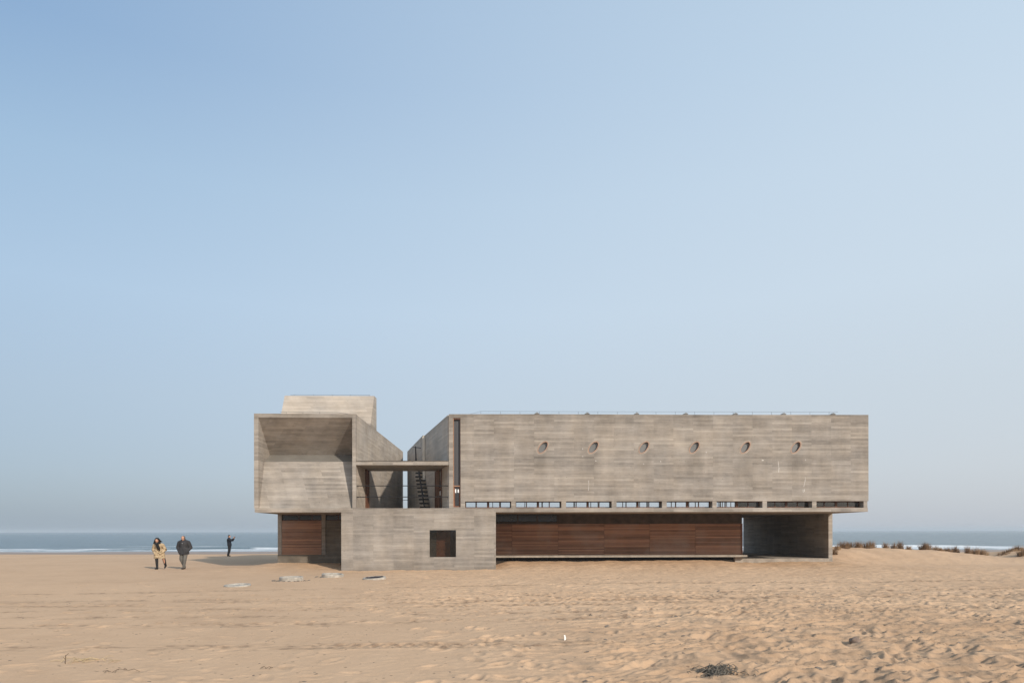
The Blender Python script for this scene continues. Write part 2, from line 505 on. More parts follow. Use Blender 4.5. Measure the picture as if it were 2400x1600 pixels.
def ground_damp_shade(x, y):
    """Where damp sand shows through the crust, plus slope shade painted at right."""
    d = np.zeros_like(x)
    for c, sl, cv, w, dep, pit in TRACKS:
        yc = c + sl * x + cv * np.sin(x * .17 + c) + .06 * perlin(x * .8, x * 0 + c)
        t = (y - yc) / w
        n = perlin(x * 1.1 + c, y * 3.0) + .55 * perlin(x * 4.5, y * 9 + c) + .8 * perlin(x * .22 + c * 2, y * 0 + c)
        d = np.maximum(d, np.exp(-np.abs((t - .35) * 2.4) ** 2) * sm(-.25, .35, n))
        d = np.maximum(d, np.exp(-np.abs((t + .45) * 3.2) ** 2) * sm(-.05, .5, n))
    lug = sm(-.25, .55, np.sin(x * 2 * math.pi / .36 + 5 * perlin(x * .6, y * 2)))
    d = d * (.5 + .5 * lug) * (.85 + .15 * sm(-4, 3, x))
    D = np.maximum(y - CAM_Y, .5)                # churned ground at right: damp plus shade of the slopes, both as colour
    q = x / D
    d = np.maximum(d, .60 * sm(.02, .42, q + .12 * perlin(x * .4, y * .4)) * (1 - sm(11.5, 19, D + 2.5 * perlin(x * .3, y * .3))) * (.75 + .5 * perlin(x * 1.6, y * 2.2)))
    order = np.argsort(y)
    ysort = y[order]
    rng = random.Random(4)
    for dx, dy, r, dep in PITS:
        k = rng.uniform(.45, 1.0)
        i0, i1 = np.searchsorted(ysort, [dy - 3 * r, dy + 3 * r])
        m = order[i0:i1]
        m = m[np.abs(x[m] - dx) < 2 * r]
        if len(m):
            rr = ((x[m] - dx) / (r * 1.1)) ** 2 + ((y[m] - dy) / (r * 1.8)) ** 2
            d[m] = np.maximum(d[m], k * np.exp(-rr * 1.2))
    rng = random.Random(6)
    for dx, dy, r, dep, an in DIMPLES:
        k = rng.uniform(-.5, .9) * (1 if dx > -1 else .6)
        if k <= 0:
            continue
        r = r * .6
        i0, i1 = np.searchsorted(ysort, [dy - 2 * r, dy + 2 * r])
        m = order[i0:i1]
        m = m[np.abs(x[m] - dx) < 2 * r]
        if len(m):
            rr = ((x[m] - dx) / (r * 1.2)) ** 2 + ((y[m] - dy) / (r * .8)) ** 2 + .8 * perlin(x[m] * 9, y[m] * 9)
            d[m] = np.maximum(d[m], k * np.exp(-np.maximum(rr, 0) * 1.6))
    return d


def ground_z(x, y):
    return float(ground_base(np.array([float(x)]), np.array([float(y)]))[0])


def new_mesh_np(name, co, quads, tris=None):
    me = bpy.data.meshes.new(name)
    nq = len(quads)
    loops = quads.reshape(-1)
    starts = np.arange(nq) * 4
    totals = np.full(nq, 4)
    if tris is not None and len(tris):
        starts = np.concatenate([starts, nq * 4 + np.arange(len(tris)) * 3])
        totals = np.concatenate([totals, np.full(len(tris), 3)])
        loops = np.concatenate([loops, tris.reshape(-1)])
    me.vertices.add(len(co))
    me.vertices.foreach_set('co', co.astype(np.float32).reshape(-1))
    me.loops.add(len(loops))
    me.loops.foreach_set('vertex_index', loops.astype(np.int32))
    me.polygons.add(len(starts))
    me.polygons.foreach_set('loop_start', starts.astype(np.int32))
    me.polygons.foreach_set('loop_total', totals.astype(np.int32))
    me.polygons.foreach_set('use_smooth', np.ones(len(starts), dtype=bool))
    me.update(calc_edges=True)
    return me


def tag(o, label=None, cat=None, group=None, kind=None):
    if label:
        o['label'] = label
    if cat:
        o['category'] = cat
    if group:
        o['group'] = group
    if kind:
        o['kind'] = kind
    return o


def link(name, me, mat=None, parent=None, loc=None):
    o = bpy.data.objects.new(name, me)
    COL.objects.link(o)
    if mat is not None and me is not None and not me.materials:
        me.materials.append(M[mat] if isinstance(mat, str) else mat)
    if parent is not None:
        o.parent = parent
    if loc is not None:
        o.location = loc
    return o


# ------------------------------------------------------------------ beach
def sand_material():
    g = G('beach_sand')
    pos = g.n('NewGeometry').outputs['Position']
    sp = g.n('SeparateXYZ', Vector=pos)
    big = g.noise(pos, .22, 4, .6)
    med = g.noise(pos, 1.6, 4, .6)
    fine = g.noise(pos, 22.0, 4, .65)
    grit = g.noise(pos, 120.0, 2, .6)
    f = g.math('ADD', g.math('MULTIPLY', big, .45), g.math('ADD', g.math('MULTIPLY', med, .3), g.math('MULTIPLY', fine, .25)))
    col = g.ramp(g.maprange(f, .34, .66), [(0, (.470, .308, .192)), (.5, (.548, .368, .233)), (1, (.590, .402, .258))])
    # scattered darker crumbs and pale shell grit
    v = g.n('TexVoronoi', Vector=pos, Scale=5.5)
    crumb = g.math('MULTIPLY', g.math('LESS_THAN', v.outputs['Distance'], .13), g.math('GREATER_THAN', med, .50))
    col = g.mix(g.math('MULTIPLY', crumb, .7), col, (.17, .11, .072))
    v2 = g.n('TexVoronoi', Vector=pos, Scale=9.0)
    sh = g.math('MULTIPLY', g.math('LESS_THAN', v2.outputs['Distance'], .035), g.math('GREATER_THAN', big, .52))
    col = g.mix(g.math('MULTIPLY', sh, .6), col, (.75, .70, .62))
    # darker damp sand along tracks and footprints, and painted slope shade at right
    dmp_shade = g.n('Attribute', {'attribute_name': 'damp'}).outputs['Fac']
    col = g.mix(g.math('MULTIPLY', dmp_shade, g.maprange(fine, .35, .6, .55, .95)), col, (.200, .128, .082))
    # damp strand by the water
    edge = g.math('ADD', sp.outputs[2], g.math('MULTIPLY', g.math('SUBTRACT', big, .5), .12))
    wet = g.maprange(edge, -.38, -.28, 1, 0)
    col = g.mix(g.math('MULTIPLY', wet, .75), col, (.205, .145, .112))
    hgt = g.math('ADD', g.math('MULTIPLY', fine, .7), g.math('MULTIPLY', grit, .2))
    hgt = g.math('ADD', hgt, g.math('MULTIPLY', med, .6))
    g.principled(col, g.maprange(wet, 0, 1, .95, .4), g.bump(hgt, .02, .8), .15)
    return g.m


def build_beach():
    th_f = np.linspace(-.88, .88, 1000)                      # fine fan where the land is seen
    th_c = np.linspace(.90, 2 * math.pi - .90, 70)[1:-1]
    th = np.concatenate([th_f, th_c])
    r = np.concatenate([np.geomspace(1.2, 7.6, 24)[:-1], np.geomspace(7.6, 48, 860)[:-1], np.geomspace(48, 130, 160)[:-1], np.geomspace(130, 14000, 40)])
    nt, nr = len(th), len(r)
    T, R = np.meshgrid(th, r)
    X = np.sin(T) * R
    Y = np.cos(T) * R + CAM_Y
    x, y = X.ravel(), Y.ravel()
    z = ground_base(x, y)
    near = (R.ravel() < 75)
    d = np.zeros_like(z)
    d[near] = ground_detail(x[near], y[near])
    # keep the sand smooth under the building and drifted against its walls
    z = z + d * np.where((x > -11.2) & (x < 20.8) & (y > 4) & (y < 16.6), .15, 1.0)
    co = np.stack([x, y, z], 1)
    co = np.concatenate([co, [[0, CAM_Y, 0.0]]])
    i = np.arange(nr - 1)[:, None]
    j = np.arange(nt)[None, :]
    j2 = (j + 1) % nt
    quads = np.stack([i * nt + j, (i + 1) * nt + j, (i + 1) * nt + j2, i * nt + j2], -1).reshape(-1, 4)[:, ::-1]
    c = len(co) - 1
    tris = np.stack([np.full(nt, c), np.arange(nt), (np.arange(nt) + 1) % nt], 1)[:, ::-1]
    me = new_mesh_np('beach_sand', co, quads, tris)
    damp = np.zeros(len(co), dtype=np.float32)
    sel = np.where(R.ravel() < 45)[0]
    damp[sel] = ground_damp_shade(x[sel], y[sel])
    me.attributes.new('damp', 'FLOAT', 'POINT').data.foreach_set('value', damp)
    o = link('beach_sand', me, sand_material())
    tag(o, kind='structure')
    o['label'] = 'tan beach sand with tyre tracks and footprints'


build_beach()


# ------------------------------------------------------------------ sea
SEA_Z = -.80


def sea_material():
    g = G('sea_water')
    pos = g.n('NewGeometry').outputs['Position']
    sp = g.n('SeparateXYZ', Vector=pos)
    x, y, z = sp.outputs
    w1 = g.noise(g.xyz(g.math('MULTIPLY', x, .10), g.math('MULTIPLY', y, .45), 0.0), 1.0, 5, .65)
    w2 = g.noise(g.xyz(g.math('MULTIPLY', x, .7), g.math('MULTIPLY', y, 1.8), 3.0), 1.0, 3, .6)
    nb = g.bump(g.math('ADD', w1, g.math('MULTIPLY', w2, .35)), .9, 1.0)
    col = g.ramp(g.maprange(w1, .3, .7), [(0, (.075, .110, .122)), (1, (.160, .205, .215))])
    # white water: two ragged lines of breakers and the thin wash on the sand
    wob = g.noise(g.xyz(g.math('MULTIPLY', x, .045), 5.0, 0.0), 1.0, 4, .6)
    rag = g.noise(g.xyz(g.math('MULTIPLY', x, .22), g.math('MULTIPLY', y, .9), 9.0), 1.0, 5, .7)
    yy = g.math('ADD', y, g.math('MULTIPLY', g.math('SUBTRACT', wob, .5), 14.0))

    def line(c, w, cut):
        d = g.math('ABSOLUTE', g.math('SUBTRACT', yy, c))
        a = g.maprange(d, w * .4, w, 1, 0)
        gap = g.noise(g.xyz(g.math('MULTIPLY', x, .028), c, 0.0), 1.0, 3, .6)
        return g.maprange(g.math('MULTIPLY', g.math('MULTIPLY', a, rag), g.maprange(gap, cut - .08, cut + .06)), .24, .40)
    fo = g.math('MAXIMUM', line(66.5, 3.2, .30), line(74.5, 4.5, .40))
    fo = g.math('MAXIMUM', fo, g.math('MULTIPLY', line(61.0, 3.0, .40), .75))
    far = g.math('MULTIPLY', line(92, 3.0, .56), .6)
    fo = g.math('MAXIMUM', fo, far)
    col = g.mix(g.math('MULTIPLY', fo, .9), col, (.66, .69, .71))
    p = g.principled(col, g.maprange(fo, 0, 1, .26, .9), nb, .5)
    return g.m


def build_sea():
    ys = np.concatenate([np.linspace(50, 100, 240)[:-1], np.geomspace(100, 13000, 150)])
    us = np.linspace(-1, 1, 300)
    U, YY = np.meshgrid(us, ys)
    X = U * (YY + 60) * 1.35
    x, y = X.ravel(), YY.ravel()
    amp = .10 * (1 - sm(90, 400, y))
    z = SEA_Z + amp * perlin(x * .05, y * .25) * sm(62, 75, y)
    wob = 14 * (.35 * perlin(x * .045, x * 0 + 5))
    for c, hgt in ((74.5, .42), (66.5, .20)):
        s = np.clip(.5 + .8 * perlin(x * .03, x * 0 + c), 0, 1)
        dd = y + wob - c
        z = z + hgt * s * np.exp(-(dd / np.where(dd < 0, 1.0, 2.6)) ** 2)
    co = np.stack([x, y, z], 1)
    nr, nt = len(ys), len(us)
    i = np.arange(nr - 1)[:, None]
    j = np.arange(nt - 1)[None, :]
    quads = np.stack([i * nt + j, i * nt + j + 1, (i + 1) * nt + j + 1, (i + 1) * nt + j], -1).reshape(-1, 4)
    o = link('sea_water', new_mesh_np('sea_water', co, quads), sea_material())
    tag(o, kind='structure')
    o['label'] = 'grey blue sea with low white breakers'


build_sea()


# ------------------------------------------------------------------ mesh helpers
class MB:
    def __init__(s):
        s.v, s.f = [], []

    def add(s, vs, fs):
        b = len(s.v)
        s.v += [tuple(p) for p in vs]
        s.f += [tuple(b + i for i in f) for f in fs]
        return s

    def hexa(s, p):
        """p: 4 bottom (ccw from above) then 4 top points."""
        return s.add(p, [(3, 2, 1, 0), (4, 5, 6, 7), (0, 1, 5, 4), (1, 2, 6, 5), (2, 3, 7, 6), (3, 0, 4, 7)])

    def box(s, x0, x1, y0, y1, z0, z1):
        return s.hexa([(x0, y0, z0), (x1, y0, z0), (x1, y1, z0), (x0, y1, z0), (x0, y0, z1), (x1, y0, z1), (x1, y1, z1), (x0, y1, z1)])

    def plan(s, pts, z0, z1):
        n = len(pts)
        vs = [(x, y, z0) for x, y in pts] + [(x, y, z1) for x, y in pts]
        fs = [tuple(range(n - 1, -1, -1)), tuple(range(n, 2 * n))] + [(i, (i + 1) % n, n + (i + 1) % n, n + i) for i in range(n)]
        return s.add(vs, fs)

    def tube(s, pts, r, sides=6):
        pts = [Vector(p) for p in pts]
        rings = []
        for i, p in enumerate(pts):
            d = (pts[min(i + 1, len(pts) - 1)] - pts[max(i - 1, 0)]).normalized()
            a = d.cross(Vector((0, 0, 1)))
            if a.length < .01:
                a = d.cross(Vector((1, 0, 0)))
            a.normalize()
            b = d.cross(a).normalized()
            rr = r[i] if isinstance(r, (list, tuple)) else r
            rings.append([p + a * math.cos(t) * rr + b * math.sin(t) * rr for t in (2 * math.pi * k / sides for k in range(sides))])
        vs = [q for ring in rings for q in ring]
        fs = []
        for i in range(len(pts) - 1):
            for k in range(sides):
                k2 = (k + 1) % sides
                fs.append((i * sides + k, i * sides + k2, (i + 1) * sides + k2, (i + 1) * sides + k))
        fs.append(tuple(range(sides - 1, -1, -1)))
        fs.append(tuple(range((len(pts) - 1) * sides, len(pts) * sides)))
        return s.add(vs, fs)

    def face_loops(s, loops, y0, y1):
        """A wall in the XZ plane with holes, between y0 (front) and y1."""
        polys = [[Vector((a, b, 0)) for a, b in lp] for lp in loops]
        tri = tessellate_polygon(polys)
        flat = [p for lp in loops for p in lp]
        n = len(flat)
        vs = [(a, y0, b) for a, b in flat] + [(a, y1, b) for a, b in flat]
        fs = []
        for t in tri:
            a, b, c = t
            (ax, az), (bx, bz), (cx, cz) = flat[a], flat[b], flat[c]
            if (bx - ax) * (cz - az) - (bz - az) * (cx - ax) < 0:
                b, c = c, b
            fs.append((a, b, c))
            fs.append((n + a, n + c, n + b))
        base = 0
        for li, lp in enumerate(loops):
            m = len(lp)
            area = sum(lp[i][0] * lp[(i + 1) % m][1] - lp[(i + 1) % m][0] * lp[i][1] for i in range(m))
            for i in range(m):
                a, b = base + i, base + (i + 1) % m
                q = (a, n + a, n + b, b)
                if (area > 0) == (li > 0):
                    q = q[::-1]
                fs.append(q)
            base += m
        return s.add(vs, fs)

    def build(s, name, mat, parent=None, smooth=False):
        me = bpy.data.meshes.new(name)
        me.from_pydata(s.v, [], s.f)
        if smooth:
            for p in me.polygons:
                p.use_smooth = True
        me.update()
        return link(name, me, mat, parent)


def empty(name, loc=(0, 0, 0), parent=None):
    o = bpy.data.objects.new(name, None)
    o.empty_display_size = .2
    COL.objects.link(o)
    o.location = loc
    if parent:
        o.parent = parent
    return o


def box(name, mat, parent, *b):
    return MB().box(*b).build(name, mat, parent)


# ------------------------------------------------------------------ the library building
B = empty('seaside_library')
tag(B, 'long board-marked concrete library with cantilevered upper storey standing in the sand', 'building')
Z0, Z1, ZT = 2.925, 3.135, 7.95        # slab underside, slab top, parapet top


def xl(y):                              # inner-court face of the left block
    return -6.02 + .0418 * y


def xr(y):                              # court face of the right block (leans in plan), stepped at 7.7
    return -1.276 - .2302 * y if y <= 7.7 else -3.18 - .2092 * (y - 7.7)


# --- right upper storey
ov = [(3.546, 6.24), (6.152, 6.245), (8.767, 6.25), (11.39, 6.25), (14.045, 6.255), (16.69, 6.26)]
ta = rad(52)


def ell(cx, cz, a, b, n=28):
    out = []
    for k in range(n):
        t = 2 * math.pi * k / n
        ex, ez = a * math.cos(t), b * math.sin(t)
        out.append((cx + ex * math.cos(ta) - ez * math.sin(ta), cz + ex * math.sin(ta) + ez * math.cos(ta)))
    return out


outer = [(-1.276, 3.138), (-.448, 3.138), (-.448, 3.478), (20.505, 3.478), (20.51, ZT + .005), (12.0, ZT - .012), (4.0, ZT + .004), (-1.276, ZT - .01)]
slot = [(-1.064, 3.18), (-.686, 3.18), (-.686, 7.744), (-1.064, 7.744)]
MB().face_loops([outer, slot] + [ell(cx, cz, .378, .212) for cx, cz in ov], 0, .30).build('facade_wall', 'concrete', B)

for cx, cz in ov:
    w = empty('oval_window', (0, 0, 0), B)
    a_, b_ = ell(cx, cz, .375, .209), ell(cx, cz, .325, .163)
    MB().face_loops([a_, b_], -.012, .20).build('rim', 'rim_wood', w)
    MB().face_loops([ell(cx, cz, .43, .265), ell(cx, cz, .379, .213)], -.004, .05).build('collar', 'plain_concrete', w)
    MB().face_loops([ell(cx, cz, .324, .162)], .13, .15).build('pane', 'oval_glass', w)

MB().plan([(-1.2, .31), (20.40, .31), (20.45, 4), (20.5, 16.2), (-4.9, 16.2), (-3.0, 7.7)], 7.50, 7.72).build('roof', 'plain_concrete', B)
MB().plan([(20.25, .31), (20.51, .31), (20.74, 4), (20.80, 16.5), (20.55, 16.5), (20.49, 4)], 3.138, ZT).build('end_wall', 'concrete', B)
MB().plan([(xr(.31) + .25, .31), (xr(.31), .31), (xr(7.7), 7.7), (xr(7.7) + .25, 7.7)][::-1], 3.138, ZT - .01).build('court_wall', 'court_concrete', B)
MB().plan([(xr(7.71) + .35, 7.702), (xr(7.71), 7.702), (xr(16.4), 16.4), (xr(16.4) + .3, 16.4)][::-1], 3.138, ZT - .02).build('court_wall', 'court_concrete', B)
MB().box(-3.195, -3.052, 7.60, 7.699, 3.138, ZT - .13).build('sunlit_strip', 'sunlit_strip_concrete', B)  # added strip, its light colour painting sun on the wall end
# floor slab with its edge showing as a fascia
MB().plan([(1.119, 0), (20.47, 0), (20.72, 4), (20.78, 16.5), (1.119, 16.5)], Z0, Z1).build('floor_slab', 'concrete', B)
MB().plan([(-11.15, 0), (-6.772, 0), (-6.772, 16.5), (-11.15, 16.5)], Z0, Z1).build('floor_slab', 'concrete', B)
MB().plan([(-6.771, .36), (1.118, .36), (1.118, 16.5), (-6.771, 16.5)], Z0, Z1 - .012).build('terrace_slab', 'plain_concrete', B)

# back wall toward the sea, with a long glazed opening
bk = [(-4.7, 3.138), (20.54, 3.138), (20.54, 7.9), (-4.7, 7.9)]
bo = [(-3.6, 3.30), (19.9, 3.30), (19.9, 5.20), (-3.6, 5.20)]
MB().face_loops([bk, bo], 16.2, 16.45).build('sea_wall', 'concrete', B)
sw = empty('sea_window', (0, 0, 0), B)
xx = -3.6
k = 0
while xx < 19.9:
    wd = .05 if k % 3 else .10
    box('mullion', 'frame_wood', sw, xx, xx + wd, 16.26, 16.34, 3.30, 5.20)
    xx += (1.28, .55, 1.05, .82)[k % 4]
    k += 1
# a reading table and shelves inside, seen only as slivers
for q in range(9):
    box('shelf_post', 'frame_wood', B, 17.0 + q * .30, 17.04 + q * .30, 13.0, 13.05, 3.14, 4.6 - .06 * q)

# ribbon window under the facade: eight bays
edges = [(-.448, 1.913), (2.146, 4.496), (4.735, 7.096), (7.345, 9.706), (9.945, 12.326), (12.55, 14.944), (15.18, 17.548), (17.772, 20.257)]
for i, (a, b) in enumerate(edges):
    if i + 1 < len(edges):
        box('column', 'concrete', B, b, edges[i + 1][0], .015, .42, Z1 + .001, 3.477)
box('column', 'concrete', B, 20.257, 20.455, .015, .309, Z1 + .001, 3.477)
for a, b in edges:
    w = empty('ribbon_window', (0, 0, 0), B)
    y0, y1 = .40, .46
    zb, zt = Z1 + .002, 3.60
    mid = (a + b) / 2
    box('frame_head', 'frame_wood', w, a - .02, b + .02, y0, y1, 3.435, zt)
    box('frame_sill', 'frame_wood', w, a - .02, b + .02, y0, y1, zb, zb + .055)
    box('frame_jamb', 'frame_wood', w, a - .02, a + .045, y0, y1, zb + .055, 3.435)
    box('frame_jamb', 'frame_wood', w, b - .045, b + .02, y0, y1, zb + .055, 3.435)
    box('mullion', 'frame_wood', w, mid - .06, mid + .06, y0 - .004, y1, zb + .055, 3.435)
    q1, q2 = (a + .045 + mid - .06) / 2, (mid + .06 + b - .045) / 2
    for q in (q1, q2):
        box('glazing_bar', 'frame_wood', w, q - .022, q + .022, y0, y1, zb + .055, 3.435)
    for p0, p1 in ((a + .045, q1 - .022), (q1 + .022, mid - .06), (mid + .06, q2 - .022), (q2 + .022, b - .045)):
        box('pane', 'glass', w, p0, p1, .425, .433, zb + .055, 3.435)

# tall slot with a narrow door leaf
w = empty('slot_window', (0, 0, 0), B)
box('frame_jamb', 'light_wood', w, -1.063, -1.028, .03, .24, 3.182, 7.742)
box('frame_jamb', 'frame_wood', w, -.715, -.687, .03, .24, 3.182, 7.742)
box('frame_head', 'frame_wood', w, -1.028, -.715, .03, .24, 7.68, 7.742)
box('pane', 'slot_glass', w, -1.028, -.715, .17, .19, 4.29, 7.68)
box('transom', 'light_wood', w, -1.028, -.715, .05, .22, 4.235, 4.29)
d = empty('slot_door', (0, 0, 0), B)
box('leaf_frame', 'door_wood', d, -1.028, -.975, .12, .17, 3.182, 4.235)
box('leaf_frame', 'door_wood', d, -.765, -.715, .12, .17, 3.182, 4.235)
box('leaf_rail', 'door_wood', d, -.975, -.765, .12, .17, 3.182, 3.24)
box('pane', 'dark_glass', d, -.975, -.765, .14, .15, 3.24, 4.235)
box('notice', 'paper', d, -.972, -.908, .117, .119, 3.92, 4.11)
box('notice', 'paper', d, -.838, -.765, .117, .119, 3.93, 4.10)

# --- left upper block with the splayed niche
fr = [(-11.18, 3.138), (-11.18, ZT), (-6.02, ZT - .012), (-6.02, 3.138), (-6.204, 3.138), (-6.204, 7.738), (-10.956, 7.738), (-10.956, 3.138)]
MB().face_loops([fr], 0, .25).build('portal_frame', 'concrete', B)
MB().plan([(-11.18, .251), (-6.02, .251), (xl(16.5), 16.5), (-11.18, 16.5)], 7.742, ZT - .02).build('roof', 'sunlit_concrete', B)
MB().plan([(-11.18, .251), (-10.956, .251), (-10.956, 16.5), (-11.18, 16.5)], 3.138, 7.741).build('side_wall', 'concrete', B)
MB().plan([(-6.204, .251), (xl(.25), .251), (xl(16.5), 16.5), (xl(16.5) - .22, 16.5)], 3.138, 7.741).build('side_wall', 'sunlit_concrete', B)
MB().plan([(-10.955, 16.2), (-5.6, 16.2), (-5.6, 16.5), (-10.955, 16.5)], 3.138, 7.741).build('rear_wall', 'concrete', B)
prof = [(.01, 7.737), (1.94, 6.06), (1.0, 5.60), (.13, 3.139), (2.7, 3.139), (2.7, 7.737)]
n = len(prof)
vs = [(-10.955, y, z) for y, z in prof] + [(-6.205, y, z) for y, z in prof]
fs = [(0, n, n + 1, 1), (1, n + 1, n + 2, 2), (2, n + 2, n + 3, 3), (3, n + 3, n + 4, 4), (4, n + 4, n + 5, 5), (5, n + 5, n, 0)]
MB().add(vs, [f for i, f in enumerate(fs) if i != 1]).build('niche', 'concrete', B)
MB().add([vs[1], vs[n + 1], vs[n + 2], vs[2]] + [(p[0], p[1] + .02, p[2] - .04) for p in (vs[1], vs[n + 1], vs[n + 2], vs[2])],
         [(0, 1, 2, 3), (7, 6, 5, 4), (0, 4, 5, 1), (1, 5, 6, 2), (2, 6, 7, 3), (3, 7, 4, 0)]).build('niche_window', 'niche_glass', B)
# light tower rising behind the niche
tp = [(3.8, ZT - .03), (5.0, 9.845), (5.7, 9.845), (5.7, ZT - .03)]
vs = [(-11.0, y, z) for y, z in tp] + [(xl(y) + .004, y, z) for y, z in tp]
MB().add(vs, [(0, 4, 5, 1), (1, 5, 6, 2), (2, 6, 7, 3), (3, 7, 4, 0), (0, 1, 2, 3), (4, 7, 6, 5)]).build('light_tower', 'sunlit_concrete', B)

# --- bridge slab and guard rails over the court
MB().plan([(xl(.03) + .003, .03), (xr(.03) - .003, .03), (xr(3.6) - .003, 3.6), (xl(3.6) + .003, 3.6)], 5.336, 5.535).build('bridge_slab', 'concrete', B)
MB().plan([(xl(.01) + .004, .01), (xr(.01) - .004, .01), (xr(3.6) - .004, 3.6), (xl(3.6) + .004, 3.6)], 5.539, 5.556).build('flashing', 'dark_metal', B)
rl = empty('guard_rail', (0, 0, 0), B)
for z in (4.285, 3.715):
    MB().tube([(xl(.2) + .003, .2, z), (xr(.2) - .003, .2, z)], .024).build('rail', 'dark_metal', rl)
    for x in (xl(.2) + .06,):
        MB().tube([(x, .2, z), (x, .2, z - .05)], .022).build('bracket', 'dark_metal', rl)
rl = empty('guard_rail', (0, 0, 0), B)
MB().tube([(xl(16.2) + .003, 16.2, 4.28), (xr(16.2) - .003, 16.2, 4.28)], .02).build('rail', 'dark_metal', rl)


def wall_panel(mb, f, y0, y1, z0, z1, o0, o1):
    """A slab lying on a court wall: f gives the wall face, o0..o1 offsets from it toward the court."""
    p = [(f(y0) + o0, y0), (f(y0) + o1, y0), (f(y1) + o1, y1), (f(y1) + o0, y1)]
    ar = sum(p[i][0] * p[(i + 1) % 4][1] - p[(i + 1) % 4][0] * p[i][1] for i in range(4))
    if ar < 0:
        p = p[::-1]
    return mb.plan(p, z0, z1)


d = empty('court_door', (0, 0, 0), B)
wall_panel(MB(), xl, 2.35, 2.45, 3.13, 5.33, .003, .07).build('door_frame', 'frame_wood', d)
wall_panel(MB(), xl, 2.45, 3.10, 3.13, 5.33, .003, .03).build('door_leaf', 'door_wood', d)
wall_panel(MB(), xl, 3.10, 3.18, 3.13, 5.33, .003, .07).build('door_frame', 'frame_wood', d)
d = empty('court_door', (0, 0, 0), B)
wall_panel(MB(), xr, 1.95, 2.05, 3.13, 5.32, -.06, -.003).build('door_frame', 'frame_wood', d)
wall_panel(MB(), xr, 2.05, 2.62, 3.13, 5.32, -.02, -.003).build('pane', 'black_glass', d)
wall_panel(MB(), xr, 2.62, 3.70, 3.13, 5.32, -.05, -.003).build('door_leaf', 'door_wood', d)
wall_panel(MB(), xr, 3.70, 3.85, 3.13, 5.32, -.07, -.003).build('door_frame', 'frame_wood', d)
wall_panel(MB(), xr, 2.16, 2.55, 3.92, 4.14, -.026, -.022).build('notice', 'paper', d)
wall_panel(MB(), xr, 1.95, 3.0, 4.22, 4.30, -.07, -.052).build('door_rail', 'door_wood', d)

# stair cantilevered from the right court wall
st = empty('court_stair', (0, 0, 0), B)
for i in range(12):
    y = 5.75 + .235 * i
    z = 3.42 + .247 * i
    f = xr(min(y, 7.69))
    MB().box(f - .62, f - .002, y, y + .30, z - .09, z).build('step', 'shadowed_step', st)
MB().box(xr(8.5) - .75, xr(8.5) + .02, 8.60, 9.8, 6.28, 6.38).build('landing', 'plain_concrete', st)


def sx(y):
    return -1.276 - .2302 * y


MB().tube([(sx(5.6) - .42, 5.6, 3.55), (sx(8.5) - .44, 8.5, 6.60)], .032).build('handrail', 'dark_metal', st)
MB().tube([(sx(5.6) - .36, 5.6, 3.30), (sx(8.5) - .32, 8.5, 6.38)], .032).build('handrail', 'dark_metal', st)
MB().tube([(sx(8.6) - .46, 8.6, 6.38), (sx(8.6) - .46, 8.6, 7.36)], .028).build('post', 'dark_metal', st)
MB().tube([(sx(8.6) - .38, 8.6, 6.38), (sx(8.6) - .45, 8.62, 7.30)], .018).build('brace', 'dark_metal', st)
MB().tube([(sx(8.6) - .62, 8.6, 7.30), (sx(8.6) - .002, 8.6, 7.24)], .022).build('rail', 'dark_metal', st)
MB().tube([(sx(6.9) - .40, 6.9, 4.66), (sx(7.0) - .46, 7.0, 5.3)], .02).build('brace', 'dark_metal', st)
MB().tube([(sx(5.75) - .38, 5.75, 3.42), (sx(5.8) - .40, 5.8, 3.95)], .02).build('post', 'dark_metal', st)

# --- ground floor: entrance block
bf = [(-6.771, -.7), (1.118, -.7), (1.118, 3.131), (-6.771, 3.131)]
bh = [(-2.272, .629), (-.926, .629), (-.926, 2.006), (-2.272, 2.006)]
MB().face_loops([bf, bh], -.004, .35).build('block_wall', 'concrete', B)
box('block_side', 'concrete', B, -6.77, -6.45, .351, 4.3, -.7, Z0 - .001)
box('block_side', 'concrete', B, .85, 1.117, .351, 4.3, -.7, Z0 - .001)
w = empty('square_window', (0, 0, 0), B)
box('outer_pane', 'tinted_glass', w, -2.271, -.927, .045, .055, .630, 2.005)
box('inner_wall', 'dark_concrete', w, -3.4, -1.975, .80, 1.0, 0, Z0 - .01)  # darker mix paints shade over the sun patch behind the pane
box('wood_panel', 'inner_wood', w, -1.974, -1.24, .88, .94, 0, Z0 - .01)
box('pane', 'dark_glass', w, -1.23, -1.0, .90, .92, 0, Z0 - .01)
box('pane_edge', 'grey_metal', w, -1.005, -.985, .95, 1.0, 0, Z0 - .01)
box('inner_jamb', 'black', w, -.93, -.80, .36, 2.2, 0, Z0 - .01)
box('floor', 'plain_concrete', w, -6.4, .8, .36, 4.2, .2, .55)
box('back_partition', 'black', w, -6.4, .8, 4.31, 4.4, 0, Z0 - .01)

